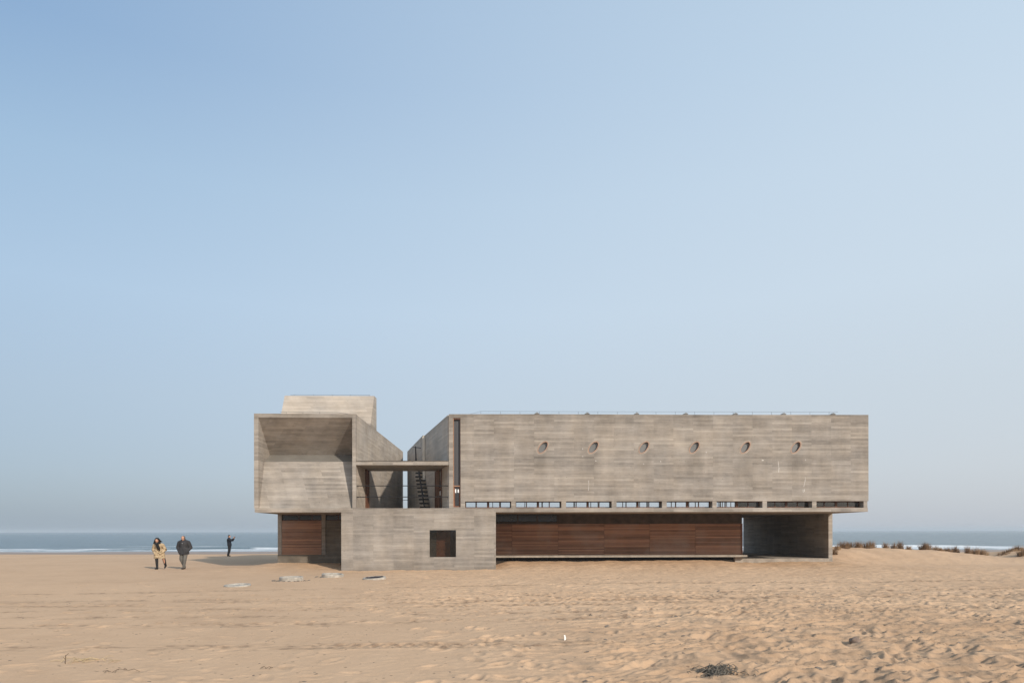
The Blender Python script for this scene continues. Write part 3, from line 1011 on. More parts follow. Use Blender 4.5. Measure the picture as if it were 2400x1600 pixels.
# --- ground floor: recessed left wall
L = empty('recessed_wall', (0, 0, 0), B)
box('base', 'dark_concrete', L, -11.13, -6.772, 3.97, 4.3, -.7, .632)
box('pier', 'concrete', L, -11.13, -10.912, 4.0, 4.3, .633, Z0 - .002)
box('pier', 'concrete', L, -8.660, -8.435, 4.0, 4.3, .633, Z0 - .002)
box('panel', 'dark_concrete', L, -8.434, -6.772, 4.05, 4.3, .633, 2.575)
box('sill', 'concrete', L, -10.911, -8.661, 4.05, 4.3, .633, 2.575)
for a, b in ((-10.911, -8.661), (-8.434, -6.772)):
    w = empty('ribbon_window', (0, 0, 0), B)
    box('pane', 'black_glass', w, a, b, 4.16, 4.18, 2.62, 2.88)
    box('frame_sill', 'frame_wood', w, a, b, 4.12, 4.2, 2.576, 2.62)
    box('frame_head', 'frame_wood', w, a, b, 4.12, 4.2, 2.88, Z0 - .003)
    for t in (.42, .75):
        q = a + (b - a) * t
        box('mullion', 'frame_wood', w, q - .02, q + .02, 4.13, 4.2, 2.62, 2.88)
box('side_wall', 'concrete', B, -11.13, -10.9, 4.301, 16.4, -.7, Z0 - .002)
box('rear_wall', 'concrete', B, -10.89, 15.4, 15.9, 16.2, -.7, Z0 - .002)

_board_cache = {}


def board(parent, x0, x1, y, z0, h):
    key = (round(x1 - x0, 3), round(h, 3))
    if key not in _board_cache:
        mb = MB()
        l, t, bv = key[0], .028, .006
        mb.add([(0, bv, 0), (l, bv, 0), (l, bv, h), (0, bv, h), (.004, 0, bv), (l - .004, 0, bv), (l - .004, 0, h - bv), (.004, 0, h - bv), (0, t, 0), (l, t, 0), (l, t, h), (0, t, h)],
               [(4, 5, 6, 7), (0, 1, 5, 4), (1, 2, 6, 5), (2, 3, 7, 6), (3, 0, 4, 7), (1, 0, 8, 9), (2, 1, 9, 10), (3, 2, 10, 11), (0, 3, 11, 8)])
        me = bpy.data.meshes.new('board')
        me.from_pydata(mb.v, [], mb.f)
        me.materials.append(M['wood'])
        _board_cache[key] = me
    o = bpy.data.objects.new('board', _board_cache[key])
    COL.objects.link(o)
    o.parent = parent
    o.location = (x0, y + random.uniform(-.006, .004), z0)
    return o


def cladding(x_edges, y, z0, z1, rows):
    c = empty('timber_cladding', (0, 0, 0), B)
    p = (z1 - z0) / rows
    for a, b in zip(x_edges[:-1], x_edges[1:]):
        for r in range(rows):
            board(c, a + .006, b - .006, y, z0 + r * p, p - .009)
    return c


cladding([-10.905, -8.665], 4.015, .640, 2.572, 25)

# --- ground floor: long timber wall with a bench ledge
R_ = empty('recessed_wall', (0, 0, 0), B)
box('backing', 'black', R_, 1.119, 15.40, 4.06, 4.3, .25, Z0 - .002)
box('lintel', 'shaded_band', R_, 4.85, 15.45, 4.0, 4.059, 2.375, Z0 - .002)
box('lintel', 'shaded_band', R_, 1.119, 4.849, 4.0, 4.059, 2.375, 2.46)
for a, b in ((1.14, 4.83),):
    w = empty('ribbon_window', (0, 0, 0), B)
    box('pane', 'black_glass', w, a, b, 4.04, 4.055, 2.50, 2.90)
    for t in (.0, .36, .66, .98):
        q = a + (b - a) * t
        box('mullion', 'shaded_band', w, q, q + .07, 4.0, 4.05, 2.461, Z0 - .003)
cl = cladding([1.20, 2.171, 4.823, 7.472, 10.1, 12.756, 15.40], 4.02, .575, 2.370, 24)
MB().box(1.121, 1.198, 4.0, 4.06, .575, 2.37).build('corner_post', 'wood', cl)
MB().box(15.40, 15.475, 3.985, 4.06, .575, 2.37).build('corner_post', 'door_wood', cl)
box('return_wall', 'concrete', B, 15.15, 15.449, 4.301, 15.88, -.5, Z0 - .002)
bn = empty('bench_ledge', (0, 0, 0), B)
box('ledge', 'plain_concrete', bn, 1.12, 15.51, 3.38, 4.25, .462, .568)
box('footing', 'plain_concrete', bn, 14.95, 15.40, 3.75, 4.29, -.3, .461)
box('plinth', 'plain_concrete', bn, 1.12, 14.949, 4.1, 4.3, -.3, .461)

# --- passage at the right end
box('passage_floor', 'plain_concrete', B, 15.45, 20.498, 3.95, 16.5, -.4, .345)
box('passage_wall', 'concrete', B, 20.50, 20.73, 4.0, 16.5, -.7, Z0 - .002)

# --- roof edge: lightning wire, its posts and the little vent caps
lw = empty('lightning_conductor', (0, 0, 0), B)
MB().tube([(-.2, .2, ZT + .02), (.35, .2, 8.12), (6, .2, 8.115), (12, .2, 8.125), (19.0, .2, 8.13)], .006, 5).build('wire', 'grey_metal', lw)
for i in range(20):
    x = .36 + i * 1.01
    if x < 19.2:
        MB().tube([(x, .2, ZT - .05), (x, .2, 8.125)], .007, 5).build('wire_post', 'grey_metal', lw)
lw = empty('lightning_conductor', (0, 0, 0), B)
MB().tube([(-9.9, .2, 8.06), (-8.6, .2, 8.05), (-7.0, .2, 8.045), (-6.3, .2, ZT)], .008, 5).build('wire', 'grey_metal', lw)
for x in (-9.6, -8.75, -7.9):
    MB().tube([(x, .2, ZT - .05), (x, .2, 8.06)], .009, 5).build('wire_post', 'grey_metal', lw)
lw = empty('lightning_conductor', (0, 0, 0), B)
MB().tube([(-10.75, 5.3, 9.93), (-10.5, 5.3, 9.955), (-6.1, 5.3, 9.95)], .008, 5).build('wire', 'grey_metal', lw)
for x in (-10.5, -9.4, -8.3, -7.25, -6.15):
    MB().tube([(x, 5.3, 9.80), (x, 5.3, 9.98)], .009, 5).build('wire_post', 'grey_metal', lw)
for x in (3.25, 5.85, 8.42, 10.97, 13.57, 16.1, 18.7):
    v = empty('roof_vent', (0, 0, 0), B)
    y = .04
    MB().add([(x - .13, y, 7.985), (x + .13, y, 7.985), (x + .13, y + .22, 7.985), (x - .13, y + .22, 7.985), (x, y, 8.065), (x, y + .22, 8.065)],
             [(0, 1, 4), (2, 3, 5), (1, 2, 5, 4), (3, 0, 4, 5), (3, 2, 1, 0)]).build('cap', 'vent_metal', v)
    MB().box(x - .10, x + .10, y + .03, y + .19, 7.92, 7.984).build('stack', 'vent_metal', v)

# lime streaks that have run down the facade
def streak(pts, wdt):
    mb = MB()
    for i in range(len(pts) - 1):
        (xa, za), (xb, zb) = pts[i], pts[i + 1]
        wa, wb = wdt * (.5 + random.random()), wdt * (.5 + random.random())
        mb.add([(xa - wa, -.003, za), (xa + wa, -.003, za), (xb + wb, -.003, zb), (xb - wb, -.003, zb)], [(0, 3, 2, 1)])
    mb.build('lime_streak', 'lime', B)


streak([(15.76, 5.55), (15.77, 5.42), (15.79, 5.32), (15.79, 5.24)], .010)
streak([(15.80, 5.21), (15.79, 5.08), (15.78, 4.96)], .018)
streak([(17.20, 5.64), (17.20, 5.58)], .03)
streak([(17.18, 4.74), (17.18, 4.58), (17.15, 4.42), (17.10, 4.22)], .010)
streak([(17.13, 4.10), (17.12, 3.98), (17.07, 3.92), (17.05, 4.0), (17.06, 4.08)], .014)
streak([(14.95, 5.62), (14.95, 5.56)], .035)
for x, z in ((5.59, 6.20), (5.59, 5.80), (6.27, 5.58), (9.63, 5.55), (8.75, 5.42), (12.0, 6.02)):
    streak([(x, z), (x + .01, z - .05)], .018)
streak([(5.90, 4.55), (5.91, 4.42), (5.90, 4.2), (5.89, 4.02)], .008)


# ------------------------------------------------------------------ concrete rings in the sand
def concrete_ring(x, y, r, hh, tilt, label, cover):
    z = ground_z(x, y)
    o = empty('concrete_ring', (x, y, z))
    tag(o, label, 'manhole ring', 'concrete rings sunk in the sand')
    o.rotation_euler = tilt
    prof = [(r, -.35), (r, hh - .02), (r - .015, hh), (r - .085, hh), (r - .10, hh - .02), (r - .10, -.35)]
    mb = MB()
    n = 40
    vs, fs = [], []
    for k in range(n):
        t = 2 * math.pi * k / n
        j = 1 + .012 * math.sin(5 * t + x) + .008 * math.sin(11 * t)
        vs += [(pr * j * math.cos(t), pr * j * math.sin(t), pz) for pr, pz in prof]
    m = len(prof)
    for k in range(n):
        k2 = (k + 1) % n
        for q in range(m - 1):
            fs.append((k * m + q, k2 * m + q, k2 * m + q + 1, k * m + q + 1))
    mb.add(vs, fs).build('shaft_ring', 'ring_concrete', o)
    mb = MB()
    cs, cf = [(0, 0, cover[1])], []
    for k in range(24):
        t = 2 * math.pi * k / 24
        cs.append(((r - .11) * math.cos(t), (r - .11) * math.sin(t), cover[1] + random.uniform(-.01, .01)))
    cf = [(0, k + 1, (k + 1) % 24 + 1) for k in range(24)]
    mb.add(cs, cf).build('cover', cover[0], o)
    return o


M['ring_dark'] = simple('dark_ring_mouth', (.035, .026, .030), .8, .3, 6)  # dark disc that fills the mouth of the fourth ring
concrete_ring(-8.38, -10.6, .46, .06, (rad(2.5), rad(-1.0), 0), 'low grey concrete ring nearly buried in sand, nearest the camera of the four', ('ring_concrete', .02))
concrete_ring(-7.18, -8.0, .46, .155, (rad(1), 0, 0), 'tallest standing concrete ring with dark rubble scattered round its foot', ('ring_concrete', .07))
concrete_ring(-6.00, -5.9, .46, .14, (rad(2), rad(2), 0), 'grey concrete ring nearest the block corner of the library', ('ring_concrete', .06))
concrete_ring(-4.00, -7.5, .46, .09, (rad(3), rad(-3), 0), 'concrete ring with dark interior in front of the block wall', ('ring_dark', .093))


def rock_mesh(rx, ry, rz, seed, sub=2):
    bm = bmesh.new()
    bmesh.ops.create_icosphere(bm, subdivisions=sub, radius=1)
    for v in bm.verts:
        nz = mnoise.noise(v.co * 1.6 + Vector((seed * 3.7, seed, 0)))
        v.co *= 1 + .35 * nz
        v.co = Vector((v.co.x * rx, v.co.y * ry, v.co.z * rz))
    me = bpy.data.meshes.new('stone')
    bm.to_mesh(me)
    bm.free()
    return me


M['rubble'] = simple('dark_rubble', (.165, .135, .11), .95, .3, 12)
M['stone'] = simple('brown_stone', (.215, .155, .12), .9, .25, 9, bump=.01)
mb = MB()
for k in range(34):                         # rubble round the second ring and left of the third
    if k < 24:
        t = rad(160 + 200 * k / 23 + random.uniform(-4, 4))
        x, y = -7.18 + .70 * math.cos(t), -8.0 + .62 * math.sin(t)
    else:
        t = rad(170 + random.uniform(0, 70))
        x, y = -6.0 + .68 * math.cos(t), -5.9 + .6 * math.sin(t)
    s_ = random.uniform(.02, .055)
    z = ground_z(x, y)
    me = rock_mesh(s_ * 1.5, s_, s_ * .9, k, 1)
    mb.add([(v.co.x + x, v.co.y + y, v.co.z + z + .005) for v in me.vertices], [tuple(p.vertices) for p in me.polygons])
    bpy.data.meshes.remove(me)
o = mb.build('rubble', 'rubble', None)
tag(o, 'dark crumbs of rubble around the concrete rings', 'rubble', kind='stuff')


# ------------------------------------------------------------------ dune grass
def grass_material():
    g = G('dry_grass')
    rnd = g.n('ObjectInfo').outputs['Random']
    pos = g.n('NewGeometry').outputs['Position']
    f = g.math('ADD', g.math('MULTIPLY', rnd, .4), g.math('MULTIPLY', g.noise(pos, 14, 3), .6))
    col = g.ramp(f, [(.15, (.13, .083, .050)), (.5, (.235, .150, .088)), (.85, (.36, .25, .15))])
    g.principled(col, .8, None, .1)
    return g.m


M['grass'] = grass_material()


def grass_tuft(x, y, h, w, nb, label, lean=0.0, z=None):
    z = ground_z(x, y) if z is None else z
    mb = MB()
    for k in range(nb):
        a = random.uniform(0, 6.283)
        rr = w * math.sqrt(random.random())
        bx, by = rr * math.cos(a), rr * .7 * math.sin(a)
        hh = 1.35 * h * random.uniform(.55, 1.1) * (1 - .35 * (rr / w) ** 2)
        dx = (bx / w) * .30 * hh + random.gauss(0, .17) * hh + lean * hh
        dy = (by / w) * .20 * hh + random.gauss(0, .15) * hh
        bw = random.uniform(.009, .019)
        ca, sa = math.cos(a + 1.3), math.sin(a + 1.3)
        gz = ground_z(x + bx, y + by) - z - .03
        p = []
        for t in (0, .45, .8, 1):
            c = (bx + dx * t * t, by + dy * t * t, gz + hh * (t - .16 * t * t * abs(dx + dy) / hh))
            q = bw * (1 - t) + .0012
            p += [(c[0] - ca * q, c[1] - sa * q, c[2]), (c[0] + ca * q, c[1] + sa * q, c[2])]
        mb.add(p, [(0, 1, 3, 2), (2, 3, 5, 4), (4, 5, 7, 6)])
    o = mb.build('grass_tuft', 'grass', None)
    o.location = (x, y, z)
    tag(o, label, 'grass', 'dry grass tufts on the dune crest')
    return o


ords = ['first', 'second', 'third', 'fourth', 'fifth', 'sixth', 'seventh', 'eighth', 'ninth', 'tenth', 'eleventh', 'twelfth', 'thirteenth', 'fourteenth', 'fifteenth', 'sixteenth']
TUFTS = [  # x at the crest, y, height, half-width, blades
    (21.35, 6.6, .42, .22, 90), (22.0, 8.0, .40, .25, 120), (23.35, 9.4, .50, .48, 330), (24.05, 9.6, .42, .28, 160), (24.5, 9.9, .36, .16, 70),
    (25.15, 9.7, .50, .36, 220), (26.2, 9.2, .52, .50, 360), (26.75, 9.6, .50, .32, 220), (28.3, 10.0, .44, .30, 120), (29.35, 9.8, .45, .28, 170),
    (29.95, 9.6, .58, .26, 200), (30.9, 10.2, .34, .24, 80), (33.0, 9.8, .55, .42, 420), (34.4, 10.4, .32, .42, 140), (36.4, 10.4, .50, .34, 190)]


def crest_px(px, y):
    return px


tuft_px = [1956, 1963, 1977, 1986, 1995.5, 2012, 2031, 2043, 2077, 2097, 2110, 2130, 2169, 2195, 2205, 2221, 2240, 2270, 2286, 2304]
tuft_h = [.40, .36, .48, .42, .34, .46, .46, .50, .42, .40, .56, .32, .48, .38, .22, .34, .44, .50, .50, .48]
tuft_w = [.20, .22, .42, .25, .18, .32, .46, .30, .26, .26, .24, .22, .44, .30, .26, .34, .26, .26, .28, .36]
AYAW = math.atan(39 / 1600)


def on_line(px, y):
    """World x of image column px of the 2400-wide survey drawing at depth y."""
    u = (px - 1150) / 1600
    dx = math.cos(AYAW) * u + math.sin(AYAW)
    dy = -math.sin(AYAW) * u + math.cos(AYAW)
    return dx / dy * (y - CAM_Y)


T_LABEL = {0: 'sparse dry grass tuft low against the right concrete pillar', 12: 'dense round brown grass tuft, darkest on the dune crest', 14: 'low flat dry grass tuft lying below the crest line',
           10: 'tallest upright dry grass tuft on the dune crest', 19: 'last brown grass tuft before the gap in the dune', 6: 'widest dark brown grass tuft near the pillar end of the dune'}
full = ['first', 'second', 'third', 'fourth', 'fifth', 'sixth', 'seventh', 'eighth', 'ninth', 'tenth', 'eleventh', 'twelfth', 'thirteenth', 'fourteenth', 'fifteenth', 'sixteenth', 'seventeenth', 'eighteenth', 'nineteenth', 'twentieth']
for i, px in enumerate(tuft_px):
    y = 9.9 + .35 * math.sin(i * 2.1) + (-3.2 if i == 0 else -1.6 if i == 1 else -.9 if i == 14 else 0)
    x = on_line(px, y)
    lab = T_LABEL.get(i, '%s dry brown grass tuft along the dune crest counting from the pillar' % full[i])
    grass_tuft(x, y, tuft_h[i], tuft_w[i], int(520 * tuft_w[i] * (1.6 if i == 12 else 1)), lab, -.05)
for px, y, h, w, nb, lab in ((2352, 10.6, .20, .50, 170, 'low dry grass patch at the left foot of the far right dune'), (2371, 11.0, .24, .55, 190, 'low straggling grass patch midway up the far right dune'),
                             (2388, 11.0, .36, .42, 260, 'brown grass tuft rising on the far right dune by the frame edge'), (2397, 9.0, .40, .40, 260, 'dark grass tuft in front at the very right edge of the dune')):
    grass_tuft(on_line(px, y), y, h, w, nb, lab, -.05)

# ------------------------------------------------------------------ small finds on the sand
M['straw'] = simple('straw', (.46, .345, .20), .8, .25, 30)
M['twig'] = simple('twig', (.13, .09, .06), .9, .3, 30)
M['white'] = simple('white_scrap', (.82, .82, .80), .6, .05, 30)


def gz2(x, y):
    xa, ya = np.array([float(x)]), np.array([float(y)])
    return float((ground_base(xa, ya) + ground_detail(xa, ya))[0])


x, y = 1.60, -23.0
o = MB().hexa([(-.018, -.012, -.03), (.014, -.012, -.03), (.014, .012, -.03), (-.018, .012, -.03), (-.012, -.010, .045), (.016, -.010, .040), (.016, .010, .040), (-.012, .010, .045)]).hexa(
    [(-.012, -.009, .0451), (.016, -.009, .0401), (.016, .009, .0401), (-.012, .009, .0451), (-.020, -.006, .085), (.004, -.006, .088), (.004, .006, .088), (-.020, .006, .085)]).build('plastic_scrap', 'white', None)
o.location = (x, y, gz2(x, y))
tag(o, 'small white plastic scrap standing upright in the foreground sand', 'litter')

x, y = 6.45, -23.6
o = link('stone', rock_mesh(.095, .085, .065, 5, 3), 'stone')
o.location = (x, y, gz2(x, y) + .045)
for p in o.data.polygons:
    p.use_smooth = True
tag(o, 'rounded brown stone lying alone on the rippled sand at lower right', 'stone')


def straw_heap(x, y, nst, spread, ln, mat, name, label, cat):
    z = gz2(x, y)
    mb = MB()
    for k in range(nst):
        px, py = random.gauss(0, spread), random.gauss(0, spread * .5)
        a = random.uniform(0, 6.283)
        l = ln * random.uniform(.5, 1.2)
        zz = gz2(x + px, y + py) - z + .004
        lift = random.uniform(.0, .10) * ln / .3
        mb.tube([(px - math.cos(a) * l / 2, py - math.sin(a) * l / 2, zz + .004), (px, py, zz + lift * .8 + .006), (px + math.cos(a) * l / 2, py + math.sin(a) * l / 2, zz + lift * .5)], .0035, 4)
    o = mb.build(name, mat, None)
    o.location = (x, y, z)
    tag(o, label, cat)


straw_heap(-5.80, -24.6, 26, .20, .20, 'straw', 'straw_heap', 'loose heap of pale straw stalks in the lower left foreground', 'straw')
straw_heap(-7.05, -25.75, 12, .16, .24, 'straw', 'straw_heap', 'few straw stalks at the bottom left corner of the picture', 'straw')
straw_heap(-5.0, -25.35, 6, .10, .15, 'twig', 'twig_pile', 'dark thin twigs lying right of the straw heap', 'twigs')
straw_heap(-2.9, -25.2, 4, .08, .13, 'twig', 'twig_pile', 'few dark twigs on bare sand toward the bottom centre left', 'twigs')
x, y = -6.05, -24.75
o = MB().tube([(0, 0, -.03), (.006, 0, .07), (.0, .01, .13)], .006, 5).tube([(.002, .005, .12), (.045, .01, .155)], .004, 4).tube([(.003, 0, .07), (-.03, .0, .10)], .004, 4).build('dry_stem', 'twig', None)
o.location = (x, y, gz2(x, y))
tag(o, 'dark dry stem sticking up beside the straw heap', 'plant stem')

x, y = 3.22, -26.02
o = empty('seaweed_clump', (x, y, gz2(x, y)))
tag(o, 'dark grey clump of dried seaweed at the bottom edge right of centre', 'seaweed')
M['weed'] = simple('dried_seaweed', (.15, .13, .105), .95, .4, 25, bump=.02)
me = rock_mesh(.17, .16, .055, 9, 4)
for p in me.polygons:
    p.use_smooth = True
for v in me.vertices:
    v.co *= 1 + .35 * mnoise.noise(v.co * 22)
link('mat', me, 'weed', o)
mb = MB()
for k in range(150):
    px, py = random.gauss(0, .15), random.gauss(0, .12)
    a, l = random.uniform(0, 6.283), random.uniform(.05, .16)
    hz_ = .075 * math.exp(-(px / .2) ** 2 - (py / .17) ** 2)
    zz = gz2(x + px, y + py) - gz2(x, y) + hz_
    mb.tube([(px, py, zz), (px + math.cos(a) * l * .5, py + math.sin(a) * l * .5, zz + random.uniform(0, .04)), (px + math.cos(a) * l, py + math.sin(a) * l, zz - .02)], .005, 4)
mb.build('strands', 'weed', o)['kind'] = 'stuff'

mb = MB()
rr = random.Random(21)
for k in range(300):
    d = 8.6 + 20 * rr.random() ** 1.5
    a = rr.uniform(-.75, .75)
    x, y = math.tan(a) * d, CAM_Y + d
    s_ = rr.uniform(.007, .024) * (1.7 if a > .15 else .8)
    z = None
    me = rock_mesh(s_ * rr.uniform(1, 2.2), s_, s_ * .55, k, 1)
    mb.add([(v.co.x + x, v.co.y + y, v.co.z) for v in me.vertices], [tuple(p.vertices) for p in me.polygons])
    bpy.data.meshes.remove(me)
va = np.array(mb.v)
va[:, 2] += ground_base(va[:, 0], va[:, 1]) + ground_detail(va[:, 0], va[:, 1])
mb.v = [tuple(p) for p in va]
o = mb.build('beach_wrack', 'rubble', None)
tag(o, 'dark crumbs of wrack strewn over the foreground sand', 'wrack', kind='stuff')


# ------------------------------------------------------------------ people
def blob(prims, voxel, smooth_iter=6, keep_below=None):
    """Union of tapered capsules and ellipsoids, remeshed into one continuous skin."""
    bm = bmesh.new()
    for p in prims:
        if p[0] == 'c':                               # capsule: a, ra, b, rb [, squash in y]
            a, ra, b, rb = Vector(p[1]), p[2], Vector(p[3]), p[4]
            d = b - a
            q = d.to_track_quat('Z', 'Y').to_matrix().to_4x4()
            n, m = 14, 5
            rings = []
            for i in range(m + 1):
                t = math.pi / 2 * i / m
                rings.append((-ra * math.cos(t), max(ra * math.sin(t), .0005)))
            for i in range(m + 1):
                t = math.pi / 2 * i / m
                rings.append((d.length + rb * math.sin(t), max(rb * math.cos(t), .0005)))
            vv = []
            for zz, r in rings:
                vv.append([bm.verts.new((Matrix.Translation(a) @ q @ Vector((r * math.cos(2 * math.pi * k / n), r * math.sin(2 * math.pi * k / n), zz, 1)).to_4d()).to_3d()) for k in range(n)])
            for i in range(len(vv) - 1):
                for k in range(n):
                    bm.faces.new((vv[i][k], vv[i][(k + 1) % n], vv[i + 1][(k + 1) % n], vv[i + 1][k]))
            bm.faces.new(vv[0][::-1])
            bm.faces.new(vv[-1])
        else:                                         # ellipsoid: centre, radii, euler
            mt = Matrix.Translation(p[1]) @ (Matrix.Rotation(p[3][2], 4, 'Z') @ Matrix.Rotation(p[3][1], 4, 'Y') @ Matrix.Rotation(p[3][0], 4, 'X') if len(p) > 3 else Matrix()) @ Matrix.Diagonal((*p[2], 1))
            bmesh.ops.create_uvsphere(bm, u_segments=18, v_segments=12, radius=1, matrix=mt)
    me = bpy.data.meshes.new('tmp')
    bm.to_mesh(me)
    bm.free()
    o = bpy.data.objects.new('tmp', me)
    COL.objects.link(o)
    r = o.modifiers.new('r', 'REMESH')
    r.mode = 'VOXEL'
    r.voxel_size = voxel
    s = o.modifiers.new('s', 'SMOOTH')
    s.iterations = smooth_iter
    s.factor = .5
    dg = bpy.context.evaluated_depsgraph_get()
    res = bpy.data.meshes.new_from_object(o.evaluated_get(dg))
    bpy.data.objects.remove(o)
    bpy.data.meshes.remove(me)
    for p in res.polygons:
        p.use_smooth = True
    return res


def cut_z(me, z, keep_above=True):
    bm = bmesh.new()
    bm.from_mesh(me)
    bmesh.ops.bisect_plane(bm, geom=bm.verts[:] + bm.edges[:] + bm.faces[:], plane_co=(0, 0, z), plane_no=(0, 0, 1), clear_inner=keep_above, clear_outer=not keep_above)
    bm.to_mesh(me)
    bm.free()
    return me


M['skin'] = simple('skin', (.46, .25, .17), .6, .08, 20)
M['hair_black'] = simple('black_hair', (.012, .010, .010), .5, .3, 40)
M['hair_grey'] = simple('greying_hair', (.09, .08, .07), .7, .3, 40)
M['jacket_grey'] = simple('charcoal_jacket', (.030, .029, .032), .75, .3, 8, bump=.01)
M['trousers_grey'] = simple('grey_trousers', (.115, .108, .098), .9, .2, 10)
M['shoe'] = simple('dark_shoes', (.05, .035, .028), .6, .2, 10)
M['boot'] = simple('black_boots', (.010, .010, .011), .45, .2, 10)
M['navy'] = simple('navy_cloth', (.008, .011, .019), .85, .25, 9)
M['black_cloth'] = simple('black_cloth', (.010, .010, .012), .85, .25, 9)
M['white_cloth'] = simple('white_cloth', (.6, .6, .6), .8, .05, 9)
M['phone'] = simple('phone_body', (.05, .05, .055), .3, .1, 9)


def patterned(name, a, b, c, scale, thr):
    g = G(name)
    pos = g.n('NewGeometry').outputs['Position']
    n1 = g.noise(g.xyz(g.n('SeparateXYZ', Vector=pos).outputs[0], 0.0, g.n('SeparateXYZ', Vector=pos).outputs[2]), scale, 3, .6)
    col = g.ramp(n1, [(thr - .16, c), (thr - .06, a), (thr + .06, a), (thr + .15, b)])
    g.principled(col, .85, g.bump(n1, .008), .15)
    return g.m


M['coat'] = patterned('beige_patterned_coat', (.40, .305, .195), (.53, .43, .30), (.12, .08, .045), 11.0, .53)
M['scarf'] = patterned('black_patterned_scarf', (.018, .017, .018), (.16, .16, .16), (.010, .010, .010), 16.0, .56)


def head_prims(c, s=1.0, pitch=0.0, yaw=0.0):
    """Head facing -Y, pitched down by pitch, turned by yaw about z; with brow, nose, chin and ears."""
    mt = Matrix.Translation(c) @ Matrix.Rotation(yaw, 4, 'Z') @ Matrix.Rotation(pitch, 4, 'X')
    out = []

    def e(p, r):
        q = mt.to_3x3().to_euler()
        out.append(('e', tuple(mt @ Vector([v * s for v in p])), tuple(v * s for v in r), (q.x, q.y, q.z)))
    e((0, .012, .030), (.076, .094, .088))
    e((0, -.022, -.040), (.058, .068, .072))
    e((0, -.066, -.088), (.028, .024, .022))
    e((0, -.098, -.012), (.012, .018, .024))
    e((0, -.082, .022), (.052, .018, .012))
    e((0, -.084, -.052), (.026, .012, .010))
    for sx_ in (-1, 1):
        e((sx_ * .076, .012, -.010), (.010, .020, .030))
        e((sx_ * .040, -.062, -.026), (.024, .022, .022))
    return out, mt


def eyes(parent, mt, s=1.0):
    for sx_ in (-1, 1):
        p = mt @ Vector((sx_ * .031 * s, -.078 * s, .003 * s))
        me = bpy.data.meshes.new('eye')
        bm = bmesh.new()
        bmesh.ops.create_uvsphere(bm, u_segments=8, v_segments=6, radius=.011 * s)
        bm.to_mesh(me)
        bm.free()
        link('eye', me, 'black_cloth', parent, p)


def person(loc, label):
    o = empty('person', loc)
    tag(o, label, 'person')
    return o


def hand_prims(w, d, up, side):
    """Palm with four curled fingers and a thumb; w wrist, d pointing direction."""
    w, d, up = Vector(w), Vector(d).normalized(), Vector(up).normalized()
    s = d.cross(up).normalized() * side
    pr = [('c', w, .024, w + d * .06, .030), ('c', w + d * .03 + s * .015, .022, w + d * .075 + s * .02, .02)]
    for k, l in enumerate((.065, .075, .07, .055)):
        b = w + d * .085 + s * (.030 - .020 * k)
        m = b + d * l * .55 - up * .008
        t = m + d * l * .25 - up * .030
        pr += [('c', b - d * .02, .0105, m, .0095), ('c', m, .0095, t, .0085)]
    b = w + d * .03 + s * .03
    pr += [('c', b, .013, b + d * .03 + s * .028, .011), ('c', b + d * .03 + s * .028, .011, b + d * .060 + s * .026 - up * .012, .009)]
    return pr


# --- the woman: stooped into the wind, walking toward the camera
gy = 1.0
px_, py_ = on_line(373, gy), gy
P1 = person((px_, py_, ground_z(px_, py_) + .01), 'person in beige patterned coat and black boots, long dark hair blowing, walking bent')
hp, hm = head_prims((.0, -.26, 1.49), .98, rad(28), 0)
body = hp + [('c', (0, -.20, 1.38), .055, (0, -.10, 1.28), .07), ('c', (0, -.06, 1.20), .14, (0, .05, .95), .14),
             ('c', (-.13, -.08, 1.26), .07, (.13, -.08, 1.26), .07),
             ('c', (-.09, .03, .92), .105, (-.085, -.10, .50), .065), ('c', (-.085, -.10, .50), .06, (-.05, -.12, .10), .042), ('c', (-.05, -.10, .05), .04, (-.07, -.25, .04), .034),
             ('c', (.09, .05, .92), .105, (.20, .06, .52), .065), ('c', (.20, .06, .52), .06, (.225, .24, .16), .042), ('c', (.225, .25, .13), .038, (.225, .16, .06), .03),
             ('c', (-.20, -.07, 1.27), .06, (-.30, .00, 1.02), .048), ('c', (-.30, .0, 1.02), .045, (-.16, -.16, .84), .034), ('c', (-.16, -.16, .84), .034, (-.11, -.18, .80), .03),
             ('c', (.20, -.07, 1.27), .06, (.30, .00, 1.02), .048), ('c', (.30, .0, 1.02), .045, (.17, -.16, .86), .034), ('c', (.17, -.16, .86), .034, (.12, -.18, .82), .03)]
link('body', blob(body, .012), 'skin', P1)
eyes(P1, hm, .98)
coat = [('c', (0, -.09, 1.24), .175, (0, .0, .98), .165), ('c', (-.14, -.08, 1.27), .095, (.14, -.08, 1.27), .095),
        ('c', (-.07, -.02, .95), .165, (-.09, -.06, .55), .155), ('c', (.09, -.01, .95), .165, (.15, .02, .55), .155), ('c', (.0, -.02, .95), .17, (.03, -.02, .55), .17),
        ('c', (-.21, -.07, 1.26), .088, (-.31, .00, 1.01), .080), ('c', (-.31, .0, 1.01), .078, (-.12, -.19, .80), .062),
        ('c', (.21, -.07, 1.26), .088, (.32, .00, 1.01), .080), ('c', (.32, .0, 1.01), .078, (.13, -.19, .82), .062)]
link('coat', cut_z(blob(coat, .014), .565), 'coat', P1)
scarf = [('c', (-.11, -.20, 1.37), .06, (0, -.30, 1.34), .065), ('c', (0, -.30, 1.34), .065, (.11, -.20, 1.37), .06), ('c', (.11, -.18, 1.37), .05, (-.11, -.14, 1.38), .05),
         ('c', (.03, -.30, 1.32), .06, (.11, -.26, 1.08), .065), ('c', (-.01, -.29, 1.30), .05, (.04, -.25, 1.10), .05), ('c', (.11, -.26, 1.10), .05, (.13, -.25, .99), .035)]
link('scarf', blob(scarf, .012), 'scarf', P1)
